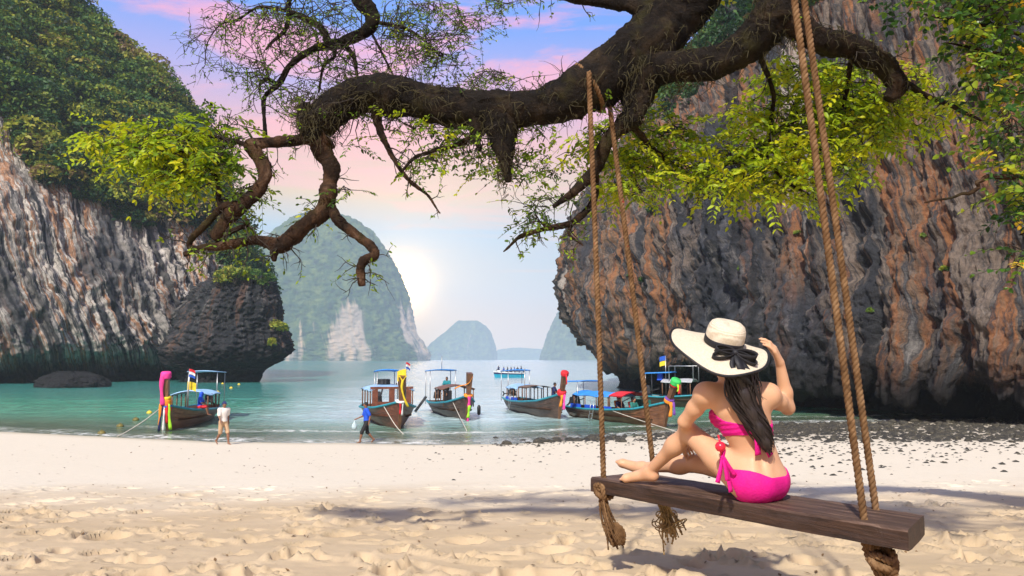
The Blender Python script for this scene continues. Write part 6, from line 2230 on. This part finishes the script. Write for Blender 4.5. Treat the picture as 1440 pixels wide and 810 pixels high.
def figure(label, loc, rz, J, shirt, shorts, skin_, hairc='black', h=0.022, sleeves=0.55, short_len=0.95, cap=None, hood=False, group=None, lean=0.0, shoes=None):
    """clothed person; J: joints in metres, facing +X, feet (or seat) at z = 0"""
    e = empty('person', loc, rz, label, 'person', group)
    A = {k: np.asarray(v, float) for k, v in J.items()}
    pel, ch, nk, hd = A['pelvis'], A['chest'], A['neck'], A['head']
    up = ch - pel
    Mx = axes((1, 0, 0), up)
    tor = [ell(pel, (0.155, 0.11, 0.12), 0.05, Mx), ell((pel + ch) / 2, (0.145, 0.10, 0.20), 0.06, Mx), ell(ch, (0.175, 0.115, 0.16), 0.06, Mx), cone(A['sl'], A['sr'], 0.06, 0.06, 0.05)]
    arms, legs_, sl_, th_ = [], [], [], []
    for c in 'lr':
        s0, e0, w0, f0 = A['s' + c], A['e' + c], A['w' + c], A['w' + c]
        arms += [cone(s0, e0, 0.052, 0.040, 0.03), cone(e0, w0, 0.040, 0.027, 0.02)]
        d = (w0 - e0) / np.linalg.norm(w0 - e0)
        arms += [cone(w0, w0 + d * 0.08, 0.030, 0.026, 0.02), cone(w0 + d * 0.07, w0 + d * 0.15, 0.020, 0.013, 0.01), cone(w0 + d * 0.02, w0 + d * 0.08 + np.array([0.04, 0, 0]), 0.016, 0.012, 0.01)]
        sl_ += [cone(s0, s0 + (e0 - s0) * sleeves * 1.4, 0.058, 0.058, 0.03)]
        hp_, k, a, t_ = A['h' + c], A['k' + c], A['a' + c], A['t' + c]
        legs_ += [cone(hp_, k, 0.088, 0.055, 0.04), cone(k, k + (a - k) * 0.35, 0.052, 0.054, 0.03), cone(k + (a - k) * 0.35, a, 0.054, 0.034, 0.03), cone(a, t_, 0.038, 0.026, 0.02), ell(a - (t_ - a) * 0.2, (0.04, 0.04, 0.035), 0.02)]
        th_ += [cone(hp_, hp_ + (k - hp_) * short_len, 0.098, 0.082, 0.04)]
        if short_len > 1.0:
            th_[-1] = cone(hp_, k, 0.098, 0.078, 0.04)
            th_.append(cone(k, k + (a - k) * (short_len - 1), 0.076, 0.068, 0.03))
    hdp = [cone(nk, hd, 0.052, 0.05, 0.03), ell(hd, (0.078, 0.095, 0.115), 0.03, axes((1, 0, 0), hd - nk)), ell(hd + np.array([0.095, 0, -0.01]), (0.02, 0.014, 0.022), 0.02)]
    Fb = Field(tor + arms + legs_ + hdp, h)
    V, Q = Fb.mesh(relax=1)
    mobj('body', V, Q, skin_, e, True)
    Fs = Field([('ell', p[1], p[2] + 0.014, p[3], p[4]) if p[0] == 'ell' else p for p in tor] + sl_, h)
    X = Fs.X()
    D = np.maximum(Fs.eval([('ell', p[1], p[2] + 0.016, p[3], p[4]) if p[0] == 'ell' else cone(p[1], p[2], p[3] + 0.016, p[4] + 0.016, p[5]) for p in tor + sl_]), -((X - pel) @ (up / np.linalg.norm(up))) - 0.09)
    V, Q = Fs.mesh(D, 1)
    mobj('shirt', V, Q, cloth[shirt] if isinstance(shirt, str) else shirt, e, True)
    Fq = Field([ell(pel - up * 0.04, (0.172, 0.128, 0.125), 0.05, Mx)] + th_, h)
    V, Q = Fq.mesh(None, 1)
    mobj('shorts', V, Q, cloth[shorts], e, True)
    hx = hd - nk
    hx /= np.linalg.norm(hx)
    hp2 = [ell(hd + hx * 0.03 + np.array([-0.018, 0, 0]), (0.086, 0.096, 0.100), 0.03, axes((1, 0, 0), hx))]
    if hood:
        hp2 = [ell(hd + hx * 0.01 + np.array([-0.02, 0, 0]), (0.105, 0.115, 0.13), 0.03, axes((1, 0, 0), hx)), cone(nk + np.array([-0.02, 0, -0.02]), hd, 0.10, 0.09, 0.05)]
    if cap:
        hp2.append(cone(hd + hx * 0.05 + np.array([0.06, 0, 0]), hd + hx * 0.04 + np.array([0.15, 0, 0]), 0.05, 0.02, 0.02))
    V, Q = Field(hp2, h * 0.8).mesh(None, 1)
    mobj('hood' if hood else ('cap' if cap else 'hair'), V, Q, cloth[cap or hairc], e, True)
    return e


WALK = dict(pelvis=(0, 0, 0.92), chest=(0.02, 0, 1.27), neck=(0.03, 0, 1.44), head=(0.05, 0, 1.58), sl=(0.02, 0.19, 1.38), sr=(0.02, -0.19, 1.38), hl=(0, 0.09, 0.88), hr=(0, -0.09, 0.88),
            kl=(0.20, 0.09, 0.48), kr=(-0.05, -0.09, 0.46), al=(0.28, 0.09, 0.08), ar=(-0.33, -0.09, 0.14), tl=(0.44, 0.10, 0.03), tr=(-0.22, -0.10, 0.03),
            el=(-0.10, 0.25, 1.13), wl=(-0.06, 0.26, 0.88), er=(0.10, -0.24, 1.12), wr=(0.24, -0.25, 0.92))
SIT = dict(pelvis=(0, 0, 0.11), chest=(0.03, 0, 0.45), neck=(0.06, 0, 0.62), head=(0.09, 0, 0.76), sl=(0.03, 0.19, 0.56), sr=(0.03, -0.19, 0.56), hl=(0.02, 0.09, 0.09), hr=(0.02, -0.09, 0.09),
           kl=(0.42, 0.12, 0.12), kr=(0.42, -0.10, 0.12), al=(0.44, 0.12, -0.30), ar=(0.46, -0.10, -0.30), tl=(0.58, 0.13, -0.34), tr=(0.60, -0.11, -0.34), el=(0.14, 0.25, 0.32), wl=(0.32, 0.14, 0.22), er=(0.14, -0.25, 0.32), wr=(0.32, -0.14, 0.22))


def on_beach(px, py):
    """where the line of sight meets the sand"""
    v = R_ * ((px - 720) / FPX) + U_ * ((405 - py) / FPX) + F_
    lo = 3.0
    for d in np.arange(3.0, 70, 0.05):
        p = CAM + v * (d / v[1])
        if p[2] <= ground_z(p[0], p[1]):
            p[2] = ground_z(p[0], p[1])
            return p
    return p


white_shirt = pmat('white_shirt', (0.74, 0.70, 0.64), 0.8, var=0.08)
p = on_beach(313, 625)
figure('person in white shirt and tan shorts walking along the shore', p - np.array([0, 0, 0.02]), R(-40), {k: np.array(v) * 1.02 for k, v in WALK.items()}, white_shirt, 'khaki', skin_d, cap='navy', group='people walking on the beach')
p = on_beach(515, 623)
J = dict(WALK)
J['wr'] = (0.36, -0.30, 1.0)
pb = figure('person in blue shirt and dark shorts walking with a small bag', p - np.array([0, 0, 0.02]), R(200), {k: np.array(v) * 1.02 for k, v in J.items()}, 'cobalt', 'black', skin_d, hairc='black', short_len=1.15, group='people walking on the beach')
# bag in the leading hand
hw = np.array(p) + np.array(Matrix.Rotation(R(200), 3, 'Z') @ Vector((0.46, -0.32, 0.94)))
bagm = pmat('pale_plastic_bag', (0.45, 0.58, 0.62), 0.5, var=0.3)
V, Q = Field([ell((0, 0, -0.26), (0.11, 0.07, 0.15), 0.04), cone((0, 0, -0.14), (0, 0, 0.0), 0.05, 0.012, 0.04)], 0.016).mesh()
mobj('carrier_bag', V, Q, bagm, None, True, label='pale carrier bag in the hand of the person in blue', category='bag').location = hw


def aboard(boat, x, y, z, rz, label, shirt, shorts, skin_, J=SIT, **kw):
    """a person sitting in a boat at boat coordinates"""
    e_, i_ = boat
    a = e_.rotation_euler[2]
    q = np.array([math.cos(a) * x - math.sin(a) * y, math.sin(a) * x + math.cos(a) * y, z]) + np.array(e_.location)
    return figure(label, q, a + rz, J, shirt, shorts, skin_, h=0.028, group='people aboard the boats', **kw)


L = boat1[1]['L']
k = 15
pk = boat1[1]['P'][k, -1]
J = {k_: np.array(v) for k_, v in SIT.items()}
for c in 'lr':
    J['k' + c] += np.array([-0.08, 0, -0.02])
aboard(boat1, pk[0] - 0.1, pk[1] - 0.10, pk[2] + 0.04, R(90), 'person in a blue hooded top sitting on the gunwale of the pink prow boat', 'cobalt', 'red', skin_d, J, hood=True, cap=None, hairc='cobalt')
L = boat3[1]['L']
aboard(boat3, -L / 2 + 0.17 * L + 0.2, 0.35, 1.45, R(-30), 'person in a teal top seated high under the blue sunshade', 'teal', 'black', skin_d, short_len=1.6)
MB().box((-L / 2 + 0.17 * L + 0.3, 0.35, 0.95), (0.5, 0.5, 0.95)).build('helm_seat', engine_m, boat3[0], False)
L = boat4[1]['L']
aboard(boat4, L / 2 - 1.55, 0.1, boat4[1]['hs'][-4] + 0.10, R(60), 'dark dressed person sitting up in the bow behind the red topped prow', 'navy', 'black', skin_d, short_len=1.6)
MB().box((L / 2 - 1.5, 0.1, boat4[1]['hs'][-4] - 0.08), (0.9, 0.9, 0.3)).build('foredeck', deckm, boat4[0], False)
L = boat5[1]['L']
for fx, yy, sh, lab in [(0.58, -0.3, 'navy', 'passenger in navy seated under the front of the red canopy'), (0.63, 0.2, 'red', 'passenger in red seated under the red canopy'), (0.70, -0.15, 'darkgreen', 'passenger in dark green seated ahead of the red canopy'), (0.50, 0.1, 'orange', 'passenger in orange at the end of the blue awning')]:
    aboard(boat5, -L / 2 + fx * L, yy, 0.52, R(10), lab, sh, 'black', skin_m)
rp = np.random.RandomState(2)
spx = [(-2.2, -0.4, 'navy'), (-1.5, 0.4, 'black'), (-0.9, -0.5, 'blue'), (-0.3, 0.3, 'navy'), (0.4, -0.4, 'black'), (1.1, 0.3, 'blue'), (2.1, -0.1, 'navy')]
for k, (x, y, c) in enumerate(spx):
    a = R(178)
    q = np.array(b) * 0 + np.array(sp.location) + np.array([math.cos(a) * x - math.sin(a) * y, math.sin(a) * x + math.cos(a) * y, 1.18 if abs(x) < 2 else 1.36])
    figure('passenger in dark clothes riding on the speedboat', q, a + R(rp.uniform(-60, 60)), SIT, c, 'black', skin_d, h=0.05, group='passengers on the speedboat')

# ================================================================== SMALL THINGS
mooring = pmat('mooring_line', (0.55, 0.50, 0.42), 0.9)
for pts, lab in [([(228, 572, 39.2), (205, 590, 37.8), (180, 606, 36.5), (165, 612, 35.8)], 'pale mooring line running ashore from the pink prow boat'),
                 ([(540, 572, 39.5), (556, 598, 38.2), (572, 615, 36.5), (588, 628, 32.6)], 'mooring line of the yellow garland boat running to the sand'),
                 ([(637, 566, 46.5), (646, 585, 43), (655, 603, 39.5), (662, 612, 36.5)], 'mooring line slanting down from the teal man\'s boat'),
                 ([(862, 578, 42.5), (900, 591, 40), (935, 602, 37.5), (968, 612, 36.5)], 'mooring line of the green topped prow boat over the shallows')]:
    P = np.array([W(*q) for q in pts])
    P[-1][2] = min(P[-1][2], ground_z(P[-1][0], P[-1][1]) + 0.03) if True else 0
    o = MB().tube(catmull(P, 8), 0.022, 5)
    c0 = P[-1]
    o.V = [tuple(np.array(v) - c0) for v in o.V]
    ob = o.build('mooring_rope', mooring, None, True, label=lab.replace("teal man's boat", 'boat with the man in teal'), category='rope', group='mooring lines')
    ob.location = c0

yel = pmat('yellow_float', (0.72, 0.52, 0.04), 0.5, var=0.35)
drk = pmat('weathered_float', (0.16, 0.13, 0.03), 0.6, var=0.5)
for px, py, m, lab in [(210, 581, yel, 'yellow float just behind the boat with the pink prow'), (191, 591, drk, 'weathered float second from the sand in the line of floats'), (169, 600, drk, 'weathered float third out in the line of floats by the sand'),
                       (143, 610, drk, 'dark float resting at the edge of the sand'), (313, 540, yel, 'yellow float off the dark rock stack, nearest the boat awning'), (325, 546, yel, 'yellow float lowest of the far cluster off the rock stack'),
                       (336, 541, yel, 'yellow float farthest from the boats off the rock stack'), (306, 552, yel, 'yellow float right behind the stern of the pink prow boat')]:
    p = Wsea(px, py)
    s = 0.18 if py > 570 else 0.20
    e = empty('mooring_float', p, 0, lab, 'buoy', 'floats on the water')
    MB().lathe([(0.02, -0.7 * s), (0.55 * s, -0.55 * s), (0.95 * s, -0.1 * s), (1.0 * s, 0.2 * s), (0.8 * s, 0.6 * s), (0.4 * s, 0.85 * s), (0.15 * s, 0.95 * s)], 14).build('float', m, e, True)
    th_ = np.linspace(0, 2 * math.pi, 14)
    MB().tube(np.stack([0.16 * s * np.cos(th_), 0 * th_, 1.02 * s + 0.16 * s * np.sin(th_)], -1), 0.04 * s, 5).build('eye', m, e, True)

# ---- rocks along the waterline
rock_v = []
m_, t = new_mat('wet_shore_rock')
oc = t.n('ShaderNodeTexCoord').outputs['Object']
n1 = t.noise(oc, 3.0, 6.0, 0.65)
c = t.ramp(n1, [(0.3, (0.014, 0.013, 0.011)), (0.5, (0.042, 0.037, 0.026)), (0.66, (0.11, 0.095, 0.06)), (0.8, (0.07, 0.08, 0.025))])
out(t, t.n('ShaderNodeBsdfPrincipled', {'Base Color': c, 'Roughness': 0.7, 'Normal': bump(t, t.noise(oc, 9.0, 5.0, 0.7), 0.8, 0.05)}).outputs[0])
rockm = m_
bm = bmesh.new()
bmesh.ops.create_icosphere(bm, subdivisions=2, radius=1.0)
icoV = np.array([v.co[:] for v in bm.verts])
icoF = np.array([[v.index for v in f.verts] for f in bm.faces])
bm.free()
rv = np.random.RandomState(6)
for k in range(7):
    V = icoV * (1 + 0.38 * fbm(icoV * 1.1 + k * 7.7, 3)[:, None] + 0.12 * fbm(icoV * 3.0 + k, 2)[:, None])
    V = V * np.array([1.0, rv.uniform(0.6, 0.9), rv.uniform(0.45, 0.75)])
    rock_v.append((raw_mesh('shore_rock', V, icoF, rockm, True), V))


def rock_spots(n, fn, rs):
    o = []
    while len(o) < n:
        q = fn(rs)
        if q is not None:
            o.append(q)
    return o


rr = np.random.RandomState(14)


def band_spot(rs):
    """the stony belt that runs from the middle of the shore to the right cliff"""
    px = rs.uniform(690, 1450)
    if px < 880:
        py = np.interp(px, [690, 760, 880], [618, 616, 612]) + rs.normal() * 4.5
    elif px < 1180:
        py = rs.normal(600, 6.5)
    else:
        py = rs.choice([rs.normal(590, 3.5), rs.normal(603, 9)])
    if py < 584 or py > 648:
        return None
    return px, py


sky_r = rr
spots = [band_spot(rr) for _ in range(900)]
spots = [s for s in spots if s]
big = sorted([(rr.uniform(0.09, 0.25) * (1.35 if rr.rand() < 0.15 else 1.0), s) for s in spots[:420]], key=lambda a: -a[0])
for sz, (px, py) in big:
    p = on_beach(px, py)
    if p[2] < -0.35:
        continue
    o = bpy.data.objects.new('shore_rock', rock_v[rr.randint(7)][0])
    link(o)
    o.location = (p[0], p[1], p[2] + sz * 0.12)
    o.rotation_euler = (rr.uniform(-.2, .2), rr.uniform(-.2, .2), rr.uniform(0, 6.28))
    o.scale = (sz * rr.uniform(0.8, 1.4), sz, sz * rr.uniform(0.8, 1.2))
    zone = ('dark rock in the thin stone line below the middle boats' if px < 860 else 'dark rock on the stony shallows in front of the green topped prow boat' if px < 1000 else 'dark rock in the stone belt behind the swing, beside the pool' if px < 1180
            else 'dark rock at the shaded foot of the right cliff' if py < 598 else 'single dark rock lying out on the pale sand before the right cliff')
    put(o, label=zone, category='rock', group=zone.replace('dark rock', 'rocks').replace('single rocks lying', 'rocks lying'))
# gravel and small stones between them
VV, FF, nn = [], [], 0
for k in range(9000):
    px = rr.uniform(600, 1500)
    mode = rr.rand()
    if mode < 0.60:
        s = band_spot(rr)
        if s is None:
            continue
        px, py = s
        py += rr.normal() * 3
    else:
        if px < 900 and rr.rand() < 0.75:
            continue
        py = 596 + abs(rr.normal()) * 24
    if py < 585 or py > 690:
        continue
    v = R_ * ((px - 720) / FPX) + U_ * ((405 - py) / FPX) + F_
    # quick march
    d = 45.0
    for _ in range(12):
        q = CAM + v * (d / v[1])
        g_ = float(beach_z(q[0], q[1]))
        d = (CAM[2] - g_) / (-v[2] / v[1]) * 0.7 + d * 0.3
    q = CAM + v * (d / v[1])
    sz = rr.uniform(0.05, 0.19) * (0.5 if py > 622 else 1)
    V = rock_v[k % 7][1][::1]
    a = rr.rand() * 6.28
    Mz = np.array([[math.cos(a), -math.sin(a), 0], [math.sin(a), math.cos(a), 0], [0, 0, 0.8]])
    # coarse eight-sided pebble from the rock's bounding directions
    base = np.array([[1, 0, 0], [0.3, 0.8, 0], [-0.7, 0.6, 0.1], [-0.9, -0.3, 0], [0.1, -0.8, 0.05], [0.2, 0.1, 0.6], [-0.3, -0.1, 0.5]]) * rr.uniform(0.7, 1.2, (7, 1))
    VV.append(base @ Mz.T * sz + np.array([q[0], q[1], g_]))
    FF.append(np.array([[0, 1, 5], [1, 2, 5], [2, 6, 5], [2, 3, 6], [3, 4, 6], [4, 5, 6], [4, 0, 5]]) + nn)
    nn += 7
mobj('shore_gravel', np.vstack(VV), np.vstack(FF), rockm, None, False, kind='stuff', label='dark gravel and small stones strewn on the sand by the right cliff')
# dry bits of leaf and twig on the near sand
VV, FF, nn = [], [], 0
for k in range(900):
    y = 3.6 + (9 * rr.rand() ** 1.3 if k < 420 else 26 * rr.rand())
    x = (rr.rand() * 2 - 1) * y * 0.8
    z = ground_z(x, y) + 0.006
    a = rr.rand() * 6.28
    l, w = rr.uniform(0.010, 0.030) * max(1, y / 9), rr.uniform(0.004, 0.012) * max(1, y / 9)
    d = np.array([math.cos(a), math.sin(a), rr.uniform(-.2, .3)])
    s_ = np.array([-math.sin(a), math.cos(a), 0])
    c = np.array([x, y, z])
    VV.append(np.array([c - d * l, c - s_ * w + [0, 0, 0.004], c + d * l + [0, 0, 0.005], c + s_ * w + [0, 0, 0.004]]))
    FF.append(np.array([[0, 1, 2, 3]]) + nn)
    nn += 4
mobj('leaf_litter', np.vstack(VV), np.vstack(FF), pmat('dry_leaf', (0.16, 0.09, 0.035), 0.8, var=0.6, scale=1.5), None, False, kind='stuff', label='scattered dry leaf bits on the near sand')
